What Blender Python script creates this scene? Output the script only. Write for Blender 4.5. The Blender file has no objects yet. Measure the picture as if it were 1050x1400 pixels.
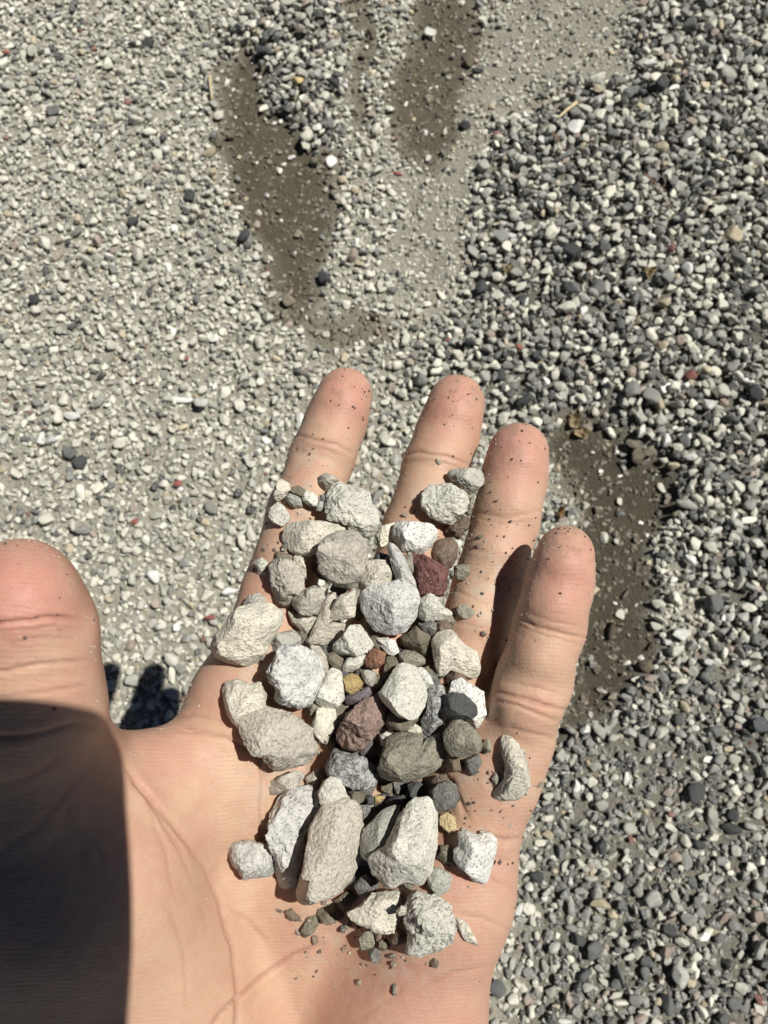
import bpy, bmesh, math, random
import numpy as np
from mathutils import Vector, noise as mnoise
from mathutils.bvhtree import BVHTree

random.seed(7)
RNG = np.random.default_rng(7)
scene = bpy.context.scene
COL = scene.collection

# ------------------------------------------------------------------ camera, sky, sun, exposure
F = 1050.0                      # focal length in photo pixels (photo is 1050 x 1400)
CX, CY = 525.0, 700.0
CAM_H = 0.60                    # lens height over the gravel, metres
PITCH = math.radians(72)        # below the horizon
SP, CP = math.sin(PITCH), math.cos(PITCH)
RIGHT = np.array((1.0, 0.0, 0.0)); UP = np.array((0.0, SP, CP)); BACK = np.array((0.0, -CP, SP))
CAM = np.array((0.0, 0.0, CAM_H))
ROT = np.stack((RIGHT, UP, BACK))            # rows: camera axes in the world

cam_data = bpy.data.cameras.new('camera')
cam = bpy.data.objects.new('camera', cam_data); COL.objects.link(cam)
cam.location = CAM; cam.rotation_euler = (math.pi/2 - PITCH, 0, 0)
cam_data.sensor_fit = 'HORIZONTAL'; cam_data.sensor_width = 36.0; cam_data.lens = 36.0
cam_data.clip_start = 0.005; cam_data.clip_end = 500.0
cam_data.dof.use_dof = True; cam_data.dof.focus_distance = 0.19; cam_data.dof.aperture_fstop = 45.0
scene.camera = cam

SUN_CAM = np.array((0.545, 0.430, 1.0))      # towards the sun, camera axes
sun_w = SUN_CAM @ ROT; sun_w /= np.linalg.norm(sun_w)
SUN_EL = math.asin(sun_w[2]); SUN_AZ = math.atan2(sun_w[0], sun_w[1])
world = bpy.data.worlds.new('World'); scene.world = world; world.use_nodes = True
wn = world.node_tree.nodes; wl = world.node_tree.links
sky = wn.new('ShaderNodeTexSky'); sky.sky_type = 'NISHITA'; sky.sun_disc = False
sky.altitude = 3000.0; sky.air_density = .40; sky.dust_density = .3
sky.sun_elevation = SUN_EL; sky.sun_rotation = SUN_AZ
wn['Background'].inputs['Strength'].default_value = 0.05
wl.new(sky.outputs[0], wn['Background'].inputs['Color'])
sd = bpy.data.lights.new('sun', 'SUN'); sd.energy = 5.0; sd.angle = math.radians(0.53); sd.color = (1.0, 0.97, 0.915)
sun = bpy.data.objects.new('sun', sd); COL.objects.link(sun)
sun.rotation_euler = Vector(sun_w).to_track_quat('Z', 'Y').to_euler(); sun.location = (1, 0, 3)
vs = scene.view_settings
vs.view_transform = 'Standard'; vs.look = 'None'; vs.exposure = 0.15; vs.gamma = 1.0; vs.use_curve_mapping = False
scene.render.engine = 'CYCLES'
scene.cycles.max_bounces = 6; scene.cycles.diffuse_bounces = 3

# ------------------------------------------------------------------ helpers
def to_world(c):                # camera coordinates (x right, y up, z back) -> world
    return CAM + np.asarray(c) @ ROT
def cam_pt(px, py, d):
    return np.array(((px-CX)/F*d, (CY-py)/F*d, -d))
def ground_pt(px, py, z=0.0):   # where the ray through a photo pixel meets the ground
    u, v = (px-CX)/F, (CY-py)/F
    d = (CAM_H - z)/(SP - v*CP)
    return CAM + d*(u*RIGHT + v*UP - BACK)
def to_pix(w):                  # world -> photo pixels
    q = (np.asarray(w) - CAM) @ ROT.T
    return CX - F*q[..., 0]/q[..., 2], CY + F*q[..., 1]/q[..., 2]
def smooth(a, b, x):
    t = np.clip((x-a)/(b-a), 0, 1); return t*t*(3-2*t)
def seg_dist(px, py, pts, closed=False):
    pts = np.asarray(pts, float); n = len(pts); best = np.full(np.shape(px), 1e9)
    for i in range(n if closed else n-1):
        a = pts[i]; b = pts[(i+1) % n]; d = b-a
        t = np.clip(((px-a[0])*d[0]+(py-a[1])*d[1])/(d@d+1e-9), 0, 1)
        best = np.minimum(best, np.hypot(px-a[0]-t*d[0], py-a[1]-t*d[1]))
    return best
def poly_in(px, py, pts):
    inside = np.zeros(np.shape(px), bool); n = len(pts)
    for i in range(n):
        x1, y1 = pts[i]; x2, y2 = pts[(i+1) % n]
        if y1 == y2: continue
        c = ((y1 > py) != (y2 > py)) & (px < (x2-x1)*(py-y1)/(y2-y1)+x1)
        inside ^= c
    return inside
def soft_poly(px, py, pts, w):  # 1 inside, 0 outside, soft over w pixels each side
    d = seg_dist(px, py, pts, True); d = np.where(poly_in(px, py, pts), d, -d)
    return smooth(-w, w, d)
_tab = RNG.random((256, 256))
def vnoise(x, y):               # tiling value noise on numpy arrays
    xi = np.floor(x).astype(int); yi = np.floor(y).astype(int); fx = x-xi; fy = y-yi
    fx = fx*fx*(3-2*fx); fy = fy*fy*(3-2*fy)
    a = _tab[xi & 255, yi & 255]; b = _tab[(xi+1) & 255, yi & 255]
    c = _tab[xi & 255, (yi+1) & 255]; d = _tab[(xi+1) & 255, (yi+1) & 255]
    return (a*(1-fx)+b*fx)*(1-fy)+(c*(1-fx)+d*fx)*fy
def fbm(x, y, o=4):
    s = 0; a = .5
    for i in range(o): s = s + a*vnoise(x+17.3*i, y-9.1*i); x = x*2.03; y = y*2.03; a *= .5
    return s
def mesh_from(name, v, f, smooth_shade=True):
    v = np.asarray(v, np.float32); f = np.asarray(f, np.int32); k = f.shape[1]
    me = bpy.data.meshes.new(name)
    me.vertices.add(len(v)); me.vertices.foreach_set('co', v.ravel())
    me.loops.add(f.size); me.loops.foreach_set('vertex_index', f.ravel())
    me.polygons.add(len(f)); me.polygons.foreach_set('loop_start', np.arange(0, f.size, k, dtype=np.int32))
    me.polygons.foreach_set('use_smooth', np.full(len(f), smooth_shade))
    me.update(calc_edges=True); me.validate()
    return me
def point_color(me, name, c):
    at = me.attributes.new(name, 'FLOAT_COLOR', 'POINT')
    c = np.concatenate((c, np.ones((len(c), 1))), 1) if c.shape[1] == 3 else c
    at.data.foreach_set('color', c.astype(np.float32).ravel())
def add(name, me, mat, loc=(0, 0, 0), label=None, cat=None, group=None, kind=None, parent=None):
    o = bpy.data.objects.new(name, me); COL.objects.link(o); o.location = loc
    if mat and len(me.materials) == 0: me.materials.append(mat)
    if label: o['label'] = label
    if cat: o['category'] = cat
    if group: o['group'] = group
    if kind: o['kind'] = kind
    if parent: o.parent = parent
    return o
_ico = {}
def ico(s):
    if s not in _ico:
        bm = bmesh.new(); bmesh.ops.create_icosphere(bm, subdivisions=s, radius=1.0)
        bm.verts.ensure_lookup_table()
        _ico[s] = (np.array([v.co[:] for v in bm.verts]), np.array([[v.index for v in f.verts] for f in bm.faces])); bm.free()
    return _ico[s]

# ------------------------------------------------------------------ materials
def nodes_of(name):
    m = bpy.data.materials.new(name); m.use_nodes = True
    nt = m.node_tree; return m, nt.nodes, nt.links, nt.nodes['Principled BSDF']
def N(nodes, t, **kw):
    n = nodes.new(t)
    for k, v in kw.items():
        if k in n.inputs: n.inputs[k].default_value = v
        else: setattr(n, k, v)
    return n
def mixc(nodes, links, fac, a, b, mode='MIX'):
    n = nodes.new('ShaderNodeMix'); n.data_type = 'RGBA'; n.blend_type = mode
    for s, x in ((n.inputs[0], fac), (n.inputs[6], a), (n.inputs[7], b)):
        if hasattr(x, 'is_output'): links.new(x, s)
        elif isinstance(x, (int, float)): s.default_value = x
        else: s.default_value = (*x, 1) if len(x) == 3 else x
    return n.outputs[2]
def ramp(nodes, links, src, stops):
    r = nodes.new('ShaderNodeValToRGB'); e = r.color_ramp.elements
    while len(e) < len(stops): e.new(0.5)
    for el, (p, v) in zip(e, stops): el.position = p; el.color = (v, v, v, 1)
    links.new(src, r.inputs[0]); return r.outputs[0]

def stone_material(name, base, speck=(.08, .08, .075), amount=.35, blot=None, bump=1.0, rough=.85, scale=1.0):
    m, n, l, b = nodes_of(name)
    tc = N(n, 'ShaderNodeTexCoord'); oi = N(n, 'ShaderNodeObjectInfo')
    off = N(n, 'ShaderNodeVectorMath', operation='SCALE'); off.inputs[0].default_value = (7.1, 3.3, 5.7); l.new(oi.outputs['Random'], off.inputs['Scale'])
    ad = N(n, 'ShaderNodeVectorMath', operation='ADD'); l.new(tc.outputs['Object'], ad.inputs[0]); l.new(off.outputs[0], ad.inputs[1])
    V = ad.outputs[0]
    big = N(n, 'ShaderNodeTexNoise', Scale=180*scale, Detail=4.0, Roughness=.6); l.new(V, big.inputs['Vector'])
    fine = N(n, 'ShaderNodeTexNoise', Scale=1500*scale, Detail=4.0, Roughness=.75); l.new(V, fine.inputs['Vector'])
    med = N(n, 'ShaderNodeTexNoise', Scale=520*scale, Detail=6.0, Roughness=.68); l.new(V, med.inputs['Vector'])
    pit = N(n, 'ShaderNodeTexVoronoi', Scale=1250*scale); l.new(V, pit.inputs['Vector'])
    pat = N(n, 'ShaderNodeTexNoise', Scale=260*scale, Detail=3.0); l.new(V, pat.inputs['Vector'])
    c = mixc(n, l, ramp(n, l, big.outputs[0], ((.36, 0), (.64, 1))), [x*.84 for x in base], [min(x*1.10, .82) for x in base])
    if blot: c = mixc(n, l, ramp(n, l, med.outputs[0], ((.47, 0), (.60, .8))), c, blot)
    c = mixc(n, l, ramp(n, l, fine.outputs[0], ((.36, .55), (.46, 0))), c, [min(x*1.30+.05, .84) for x in base])
    c = mixc(n, l, ramp(n, l, fine.outputs[0], ((.565, 0), (.63, amount))), c, speck)
    por = N(n, 'ShaderNodeMath', operation='MULTIPLY'); l.new(ramp(n, l, pit.outputs[0], ((.16, 1), (.30, 0))), por.inputs[0]); l.new(ramp(n, l, pat.outputs[0], ((.46, .1), (.58, .85))), por.inputs[1])
    c = mixc(n, l, por.outputs[0], c, [x*.9 for x in speck])
    hs = N(n, 'ShaderNodeHueSaturation'); mr = N(n, 'ShaderNodeMapRange'); mr.inputs['To Min'].default_value = .88; mr.inputs['To Max'].default_value = 1.10
    l.new(oi.outputs['Random'], mr.inputs['Value']); l.new(mr.outputs[0], hs.inputs['Value']); l.new(c, hs.inputs['Color'])
    l.new(hs.outputs[0], b.inputs['Base Color'])
    b.inputs['Roughness'].default_value = rough; b.inputs['Specular IOR Level'].default_value = .25
    b1 = N(n, 'ShaderNodeBump', Strength=.5*bump, Distance=.0015); l.new(med.outputs[0], b1.inputs['Height'])
    b2 = N(n, 'ShaderNodeBump', Strength=.4*bump, Distance=.0006); l.new(pit.outputs[0], b2.inputs['Height']); l.new(b1.outputs[0], b2.inputs['Normal'])
    b3 = N(n, 'ShaderNodeBump', Strength=.45*bump, Distance=.0006); l.new(fine.outputs[0], b3.inputs['Height']); l.new(b2.outputs[0], b3.inputs['Normal'])
    l.new(b3.outputs[0], b.inputs['Normal'])
    return m

PAL = dict(
    cream=((.615, .58, .475), (.13, .115, .09), .45, None), pale=((.60, .585, .50), (.11, .11, .10), .5, (.53, .52, .455)),
    white=((.77, .75, .68), (.08, .08, .075), .65, None), blue=((.58, .57, .525), (.10, .10, .095), .6, (.43, .43, .405)),
    beige=((.47, .435, .365), (.10, .085, .07), .5, (.35, .32, .275)), tan=((.53, .485, .40), (.13, .115, .095), .45, (.44, .41, .355)),
    grey=((.41, .40, .345), (.11, .11, .095), .45, None), olive=((.185, .165, .118), (.06, .055, .04), .4, None),
    dgrey=((.16, .155, .138), (.045, .045, .045), .5, (.25, .245, .215)), charcoal=((.075, .077, .075), (.03, .03, .03), .5, None),
    maroon=((.165, .075, .066), (.40, .27, .23), .35, (.085, .035, .033)), rust=((.31, .165, .10), (.09, .05, .04), .4, None),
    pbrown=((.25, .175, .14), (.07, .05, .045), .5, (.32, .235, .20)), brown=((.19, .142, .105), (.06, .05, .04), .5, None),
    ochre=((.46, .34, .155), (.13, .09, .05), .4, None), green=((.29, .275, .21), (.09, .085, .07), .45, (.21, .195, .15)),
    pepper=((.45, .45, .42), (.04, .04, .045), .9, (.08, .08, .083)), purple=((.155, .135, .14), (.05, .045, .05), .5, None),
    soil=((.50, .40, .23), (.18, .13, .07), .6, None))
STONE = {k: stone_material('stone_' + k, v[0], v[1], v[2], v[3]) for k, v in PAL.items()}

# ------------------------------------------------------------------ ground: zones of the gravel yard
WET = [[(292, 80), (335, 70), (370, 130), (415, 190), (462, 205), (466, 262), (450, 330), (436, 390), (428, 445), (378, 440), (355, 350), (325, 285), (292, 225)],
       [(560, -40), (668, -40), (660, 40), (640, 120), (625, 190), (580, 235), (535, 200), (530, 130), (565, 60)],
       [(400, 415), (470, 418), (540, 428), (545, 468), (490, 492), (430, 485)],
       [(455, -40), (520, -40), (515, 110), (490, 200), (468, 190), (478, 60)]]
GOUGE = [(742, 600), (762, 556), (815, 552), (860, 600), (918, 648), (925, 695), (895, 750), (888, 830), (895, 895), (860, 940), (805, 1000), (755, 1020), (780, 900), (800, 820), (785, 700)]
SAND = [(560, 250), (600, 215), (650, 90), (690, -40), (870, -40), (845, 90), (800, 140), (700, 150), (660, 220), (650, 330), (610, 400), (560, 400), (530, 330)]
COARSE_RIGHT = [(668, 180), (720, 150), (850, 100), (900, -60), (1250, -60), (1250, 980), (1000, 900), (930, 780), (900, 650), (800, 540), (720, 580), (560, 520), (640, 430), (650, 330)]
COARSE_PATCH = [(300, 55), (340, 20), (470, -40), (460, 180), (430, 215), (395, 195), (330, 90)]
def zones(px, py):
    wob = 60*(fbm(px/50, py/50, 5)-.47); wob2 = 60*(fbm(px/50+40, py/50+11, 5)-.47)
    x, y = px+wob, py+wob2
    wet = np.zeros(np.shape(px))
    for p, s in zip(WET, (1, .95, .6, .75)): wet = np.maximum(wet, s*soft_poly(x, y, p, 24))
    gouge = soft_poly(x, y, GOUGE, 22)
    fr = fbm(px/16+7, py/16+3, 5)-.47
    wet = wet*smooth(.0, .55, wet+1.7*fr+.08); gouge = gouge*smooth(.0, .5, gouge+1.5*fr+.1)
    sand = soft_poly(x, y, SAND, 30)
    coarse = np.maximum(soft_poly(x, y, COARSE_RIGHT, 28), .9*soft_poly(x, y, COARSE_PATCH, 18))
    lower = smooth(690, 760, x) * smooth(830, 960, y)
    return wet, gouge, sand, coarse, lower

GX0, GX1, GY0, GY1 = -.74, .74, -.46, 1.10
CELL = .0014
gx = np.arange(GX0, GX1, CELL); gy = np.arange(GY0, GY1, CELL)
MX, MY = np.meshgrid(gx, gy, indexing='ij')
_px, _py = to_pix(np.stack((MX, MY, np.zeros_like(MX)), -1))
Zwet, Zgouge, Zsand, Zcoarse, Zlower = zones(_px, _py)
edge = smooth(0, .08, np.minimum(np.minimum(MX-GX0, GX1-MX), np.minimum(MY-GY0, GY1-MY)))
HM = (.010*(fbm(MX*9, MY*9)-.47) + .005*(fbm(MX*30+5, MY*30)-.47) - .010*Zgouge - .004*Zwet + .003*Zcoarse)*edge
HM0 = HM.copy()

def ground_mesh():
    st = 6
    xs = np.concatenate(([-120, -30, -8, -3, -1.4, -.9], gx[::st], [.9, 1.4, 3, 8, 30, 120]))
    ys = np.concatenate(([-120, -30, -8, -3, -1.4, -.7], gy[::st], [1.3, 1.8, 4, 9, 30, 120]))
    X, Y = np.meshgrid(xs, ys, indexing='ij')
    Z = np.zeros_like(X); Z[6:-6, 6:-6] = HM0[::st, ::st]
    nx, ny = X.shape; idx = np.arange(nx*ny).reshape(nx, ny)
    f = np.stack((idx[:-1, :-1], idx[1:, :-1], idx[1:, 1:], idx[:-1, 1:]), -1).reshape(-1, 4)
    me = mesh_from('ground', np.stack((X, Y, Z), -1).reshape(-1, 3), f)
    dry = np.array((.45, .43, .345)); damp = np.array((.135, .115, .078)); gcol = np.array((.10, .085, .06)); mid = np.array((.27, .255, .21))
    c = np.ones((nx, ny, 3))*dry
    z = lambda a: np.pad(a[::st, ::st], 6)[..., None]
    c = c*(1-z(Zcoarse)*.8)+np.array((.15, .14, .115))*z(Zcoarse)*.8
    c = c*(1-z(Zlower)*.7)+np.array((.17, .16, .13))*z(Zlower)*.7
    c = c*(1-z(Zsand)*.7)+np.array((.36, .335, .27))*z(Zsand)*.7
    c = c*(1-z(Zwet))+damp*z(Zwet); c = c*(1-z(Zgouge))+gcol*z(Zgouge)
    point_color(me, 'soil', c.reshape(-1, 3))
    far = np.ones((nx, ny)); far[6:-6, 6:-6] = 1-smooth(.0, .05, np.minimum(np.minimum(X-GX0, GX1-X), np.minimum(Y-GY0, GY1-Y)))[6:-6, 6:-6]
    point_color(me, 'far', np.repeat(far.reshape(-1, 1), 3, 1))
    m, n, l, b = nodes_of('sandy_ground')
    at = N(n, 'ShaderNodeAttribute', attribute_name='soil'); tc = N(n, 'ShaderNodeTexCoord')
    n1 = N(n, 'ShaderNodeTexNoise', Scale=420.0, Detail=8.0, Roughness=.75); l.new(tc.outputs['Object'], n1.inputs['Vector'])
    n2 = N(n, 'ShaderNodeTexNoise', Scale=35.0, Detail=5.0); l.new(tc.outputs['Object'], n2.inputs['Vector'])
    v1 = N(n, 'ShaderNodeTexVoronoi', Scale=330.0); l.new(tc.outputs['Object'], v1.inputs['Vector'])
    mul = mixc(n, l, 1.0, at.outputs['Color'], ramp(n, l, n1.outputs[0], ((.34, .55), (.66, 1.0))), 'MULTIPLY')
    mul = mixc(n, l, .5, mul, ramp(n, l, n2.outputs[0], ((.3, .6), (.7, 1.0))), 'MULTIPLY')
    spk = mixc(n, l, ramp(n, l, v1.outputs['Color'], ((.80, 0), (.92, .5))), mul, (.45, .43, .38))
    fa = N(n, 'ShaderNodeAttribute', attribute_name='far'); v2 = N(n, 'ShaderNodeTexVoronoi', Scale=115.0); l.new(tc.outputs['Object'], v2.inputs['Vector'])
    cell = mixc(n, l, ramp(n, l, v2.outputs['Color'], ((.2, 0), (.8, 1))), (.20, .20, .18), (.58, .56, .47)); cell = mixc(n, l, ramp(n, l, v2.outputs[0], ((.45, 0), (.75, .75))), cell, (.12, .11, .09))
    spk = mixc(n, l, fa.outputs['Fac'], spk, cell)
    l.new(spk, b.inputs['Base Color']); b.inputs['Roughness'].default_value = .9; b.inputs['Specular IOR Level'].default_value = .2
    b1 = N(n, 'ShaderNodeBump', Strength=.9, Distance=.002); l.new(n1.outputs[0], b1.inputs['Height'])
    b2 = N(n, 'ShaderNodeBump', Strength=.5, Distance=.002, invert=True); l.new(v1.outputs[0], b2.inputs['Height']); l.new(b1.outputs[0], b2.inputs['Normal'])
    hm = N(n, 'ShaderNodeMath', operation='MULTIPLY'); l.new(v2.outputs[0], hm.inputs[0]); l.new(fa.outputs['Fac'], hm.inputs[1])
    b3 = N(n, 'ShaderNodeBump', Strength=.9, Distance=.006, invert=True); l.new(hm.outputs[0], b3.inputs['Height']); l.new(b2.outputs[0], b3.inputs['Normal'])
    l.new(b3.outputs[0], b.inputs['Normal'])
    add('ground', me, m, kind='structure')
ground_mesh()

# ------------------------------------------------------------------ ground: rock shapes and the scattering
def rock_shape(sub, seed, cuts=9, amp=.16, fr=1.3):
    v, f = ico(sub); v = v.copy(); r = np.random.default_rng(seed)
    o = Vector(r.random(3)*50)
    d = np.array([mnoise.fractal(Vector(p)*fr+o, 1.0, 2.0, 3) for p in v]); v = v*(1+amp*d)[:, None]
    for _ in range(cuts):
        m = r.normal(size=3); m /= np.linalg.norm(m); h = r.uniform(.36, .80)
        s = v@m-h; v = v-np.where(s > 0, s, 0)[:, None]*m*.92
    return v, f
ROCKS = [rock_shape(2, 100+i, 9, .22) for i in range(40)]
CHIPS = [rock_shape(1, 300+i, 3, .20) for i in range(12)]
def octa(seed):
    r = np.random.default_rng(seed); v = np.array(((1, 0, 0), (-1, 0, 0), (0, 1, 0), (0, -1, 0), (0, 0, 1), (0, 0, -1)), float)
    f = np.array(((0, 2, 4), (2, 1, 4), (1, 3, 4), (3, 0, 4), (2, 0, 5), (1, 2, 5), (3, 1, 5), (0, 3, 5))); return v*r.uniform(.9, 1.45, (6, 1))+r.normal(size=(6, 3))*.18, f
GRAINS = [octa(700+i) for i in range(16)]
BIG = [rock_shape(3, 500+i, 12, .20, 1.5) for i in range(24)]
for i in range(len(BIG)):
    v, f = BIG[i]; o = Vector((i*3.1, 2, 7))
    BIG[i] = (v*(1+.05*np.array([mnoise.fractal(Vector(p)*4.5+o, .8, 2.1, 4) for p in v]))[:, None], f)

def drop(x, y, a, b, c, ang, sink, q=.82, test=None):
    R = max(a, b); i0 = int((x-R-GX0)/CELL); i1 = int((x+R-GX0)/CELL)+2; j0 = int((y-R-GY0)/CELL); j1 = int((y+R-GY0)/CELL)+2
    if i0 < 0 or j0 < 0 or i1 > HM.shape[0] or j1 > HM.shape[1]: return None
    dx = gx[i0:i1, None]-x; dy = gy[None, j0:j1]-y; ca, sa = math.cos(ang), math.sin(ang)
    t = 1-((dx*ca+dy*sa)/a)**2-((dy*ca-dx*sa)/b)**2
    k = t > 0
    if not k.any(): return None
    hm = HM[i0:i1, j0:j1]; hh = hm[k]; s = c*np.sqrt(t[k])
    need = hh+s; n = need.size; z = np.partition(need, min(n-1, int(n*q)))[min(n-1, int(n*q))]-sink*c
    if test is not None and z-c-HM0[i0:i1, j0:j1][k].mean() > test: return None
    hm[k] = np.maximum(hh, z+s)
    return z

# colours of loose gravel (linear)
GC = np.array([(.60, .585, .485), (.50, .485, .41), (.36, .355, .31), (.24, .24, .215), (.13, .132, .125), (.055, .057, .057), (.31, .25, .205), (.46, .395, .27), (.69, .68, .62), (.20, .085, .07), (.12, .10, .07), (.19, .165, .12)])
P_LEFT = np.array([.38, .26, .13, .07, .045, .03, .03, .025, .04, .003])
P_RIGHT = np.array([.15, .20, .19, .15, .14, .11, .02, .02, .03, .002])
P_LOW = np.array([.05, .11, .21, .27, .20, .09, .035, .02, .02, .003])
def pick(P, u): return np.searchsorted(np.cumsum(P/P.sum()), u)

placed = []      # x,y,z,a,b,c,ang,tilt,colour index
def scatter():
    n = 295000
    X = RNG.uniform(GX0+.02, GX1-.02, n); Y = RNG.uniform(GY0+.02, GY1-.02, n)
    px, py = to_pix(np.stack((X, Y, np.zeros(n)), -1))
    off = (px < -70) | (px > 1120) | (py < -60) | (py > 1460)      # beyond the frame: fewer fine grains
    wet, gouge, sand, coarse, lower = zones(px, py)
    bare = np.clip(np.maximum(wet*1.0, gouge*.95), 0, 1)
    u = RNG.random((n, 8))
    # pass 1: fine chips everywhere, pass 2: gravel
    kind_f = (np.arange(n) < int(n*.42))
    for i in np.nonzero(kind_f)[0]:
        p = .74*(1-.55*bare[i])*(1-.25*sand[i])*(1-.35*coarse[i])
        if u[i, 0] > p*(.3 if off[i] else 1): continue
        a = (.0012+.0014*u[i, 1]**1.5); b = a*(.55+.45*u[i, 2]); c = a*(.5+.35*u[i, 3]); ang = u[i, 4]*6.28
        z = drop(X[i], Y[i], a, b, c, ang, .25, .7)
        if z is None: continue
        P = P_RIGHT*coarse[i]+P_LOW*lower[i]*(1-coarse[i])+P_LEFT*(1-coarse[i])*(1-lower[i])
        ci = pick(P, u[i, 6])
        if bare[i] > .45 and u[i, 6] < .93: ci = 10+int(u[i, 6] > .55)      # chips wet through or caked with mud
        placed.append((X[i], Y[i], z, a, b, c, ang, u[i, 5]-.5, ci, 0, u[i, 7]))
    for i in np.nonzero(~kind_f)[0]:
        p = .62*(1-.965*bare[i]**.8)*(1-.88*sand[i]*(1-coarse[i]))
        if u[i, 0] > p: continue
        t = u[i, 1]
        small = .0021+.0033*t**2.0; large = .0030+.0036*t**1.5; low = .0024+.0034*t**2.0
        a = large*coarse[i]+(1-coarse[i])*(low*lower[i]+small*(1-lower[i]))
        if t > .985: a *= 1.35
        if sand[i] > .5 and coarse[i] < .5: a *= .75
        b = a*(.45+.53*u[i, 2]); c = a*(.46+.44*u[i, 3])*(.6+.4*b/a); ang = u[i, 4]*6.28
        z = drop(X[i], Y[i], a, b, c, ang, .05 if coarse[i] > .5 else .22, .80, test=(.0075*coarse[i]+.0020*(1-coarse[i])+.0018*lower[i]))
        if z is None: continue
        P = P_RIGHT*coarse[i]+P_LOW*lower[i]*(1-coarse[i])+P_LEFT*(1-coarse[i])*(1-lower[i])
        ci = pick(P, u[i, 6])
        if bare[i] > .5 and u[i, 5] < .6: ci = 10+int(u[i, 5] > .3)
        placed.append((X[i], Y[i], z, a, b, c, ang, u[i, 5]-.5, ci, 1, u[i, 7]))
scatter()
HAND_OUTLINE = [(-10, 735), (60, 742), (118, 810), (145, 950), (165, 1010), (262, 945), (345, 745), (402, 580), (440, 512), (475, 498), (511, 528), (500, 590), (522, 700), (573, 560), (600, 515), (630, 510), (664, 540), (650, 620), (675, 590), (712, 577), (752, 610), (740, 690), (778, 717), (812, 750), (800, 870), (740, 1068), (667, 1400), (-10, 1400)]
PL = np.array(placed)
gpx, gpy = to_pix(PL[:, :3]); gdep = -((PL[:, :3]-CAM)@ROT.T)[:, 2]
apx = np.sqrt(PL[:, 3]*PL[:, 4])*F/gdep
inframe = (gpx > 3) & (gpx < 1047) & (gpy > 3) & (gpy < 1397) & ~poly_in(gpx, gpy, HAND_OUTLINE) & (PL[:, 9] > 0)
order = np.argsort(-np.where(inframe, apx, 0))[:300]
is_big = np.zeros(len(PL), bool); is_big[order] = True
outer = (gpx < -40) | (gpx > 1090) | (gpy < -40) | (gpy > 1440); fine_shape = (PL[:, 3] < .0033) | outer

def gravel_material():
    m, n, l, b = nodes_of('loose_gravel')
    at = N(n, 'ShaderNodeAttribute', attribute_name='col'); tc = N(n, 'ShaderNodeTexCoord')
    n1 = N(n, 'ShaderNodeTexNoise', Scale=650.0, Detail=6.0, Roughness=.7); l.new(tc.outputs['Object'], n1.inputs['Vector'])
    c = mixc(n, l, ramp(n, l, n1.outputs[0], ((.36, .62), (.5, 0))), at.outputs['Color'], (.55, .53, .47))
    c = mixc(n, l, ramp(n, l, n1.outputs[0], ((.56, 0), (.70, .45))), c, (.10, .10, .09))
    l.new(c, b.inputs['Base Color']); b.inputs['Roughness'].default_value = .85; b.inputs['Specular IOR Level'].default_value = .25
    b1 = N(n, 'ShaderNodeBump', Strength=.6, Distance=.0008); l.new(n1.outputs[0], b1.inputs['Height']); l.new(b1.outputs[0], b.inputs['Normal'])
    return m
def stone_matrix(r, rz=True):
    x, y, z, a, b, c, ang, tilt = r[:8]
    ca, sa = math.cos(ang), math.sin(ang); ct, st = math.cos(tilt*.7), math.sin(tilt*.7)
    Rz = np.array(((ca, -sa, 0), (sa, ca, 0), (0, 0, 1))); Rx = np.array(((1, 0, 0), (0, ct, -st), (0, st, ct)))
    return Rz@Rx@np.diag((a*1.08, b*1.08, c*1.08))
def gravel_stuff(name, rows, shapes, label, cat, flat):
    V = []; Fc = []; C = []; base = 0
    var = (rows[:, 10]*len(shapes)).astype(int)
    for k, (v, f) in enumerate(shapes):
        rs = rows[var == k]
        if not len(rs): continue
        M = np.stack([stone_matrix(r) for r in rs])
        vv = np.einsum('nij,vj->nvi', M, v)+rs[:, None, :3]
        V.append(vv.reshape(-1, 3)); Fc.append((f[None]+(np.arange(len(rs))*len(v))[:, None, None]).reshape(-1, 3)+base); base += len(rs)*len(v)
        jit = .82+.36*np.random.default_rng(k).random((len(rs), 1)); col = GC[rs[:, 8].astype(int)]*jit
        C.append(np.repeat(col, len(v), 0))
    me = mesh_from(name, np.concatenate(V), np.concatenate(Fc), not flat)
    point_color(me, 'col', np.concatenate(C))
    add(name, me, GRAVEL, label=label, cat=cat, kind='stuff')
GRAVEL = gravel_material()
gravel_stuff('gravel', PL[(PL[:, 9] == 1) & ~is_big & ~fine_shape], ROCKS, 'countless small grey and cream stones of the gravel bed', 'gravel', True)
gravel_stuff('pea_gravel', PL[(PL[:, 9] == 1) & ~is_big & fine_shape], CHIPS, 'small angular chips packed between the gravel stones', 'gravel', True)
gravel_stuff('coarse_sand', PL[PL[:, 9] == 0], GRAINS, 'fine gritty grains of coarse sand under the gravel', 'sand', True)

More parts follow.
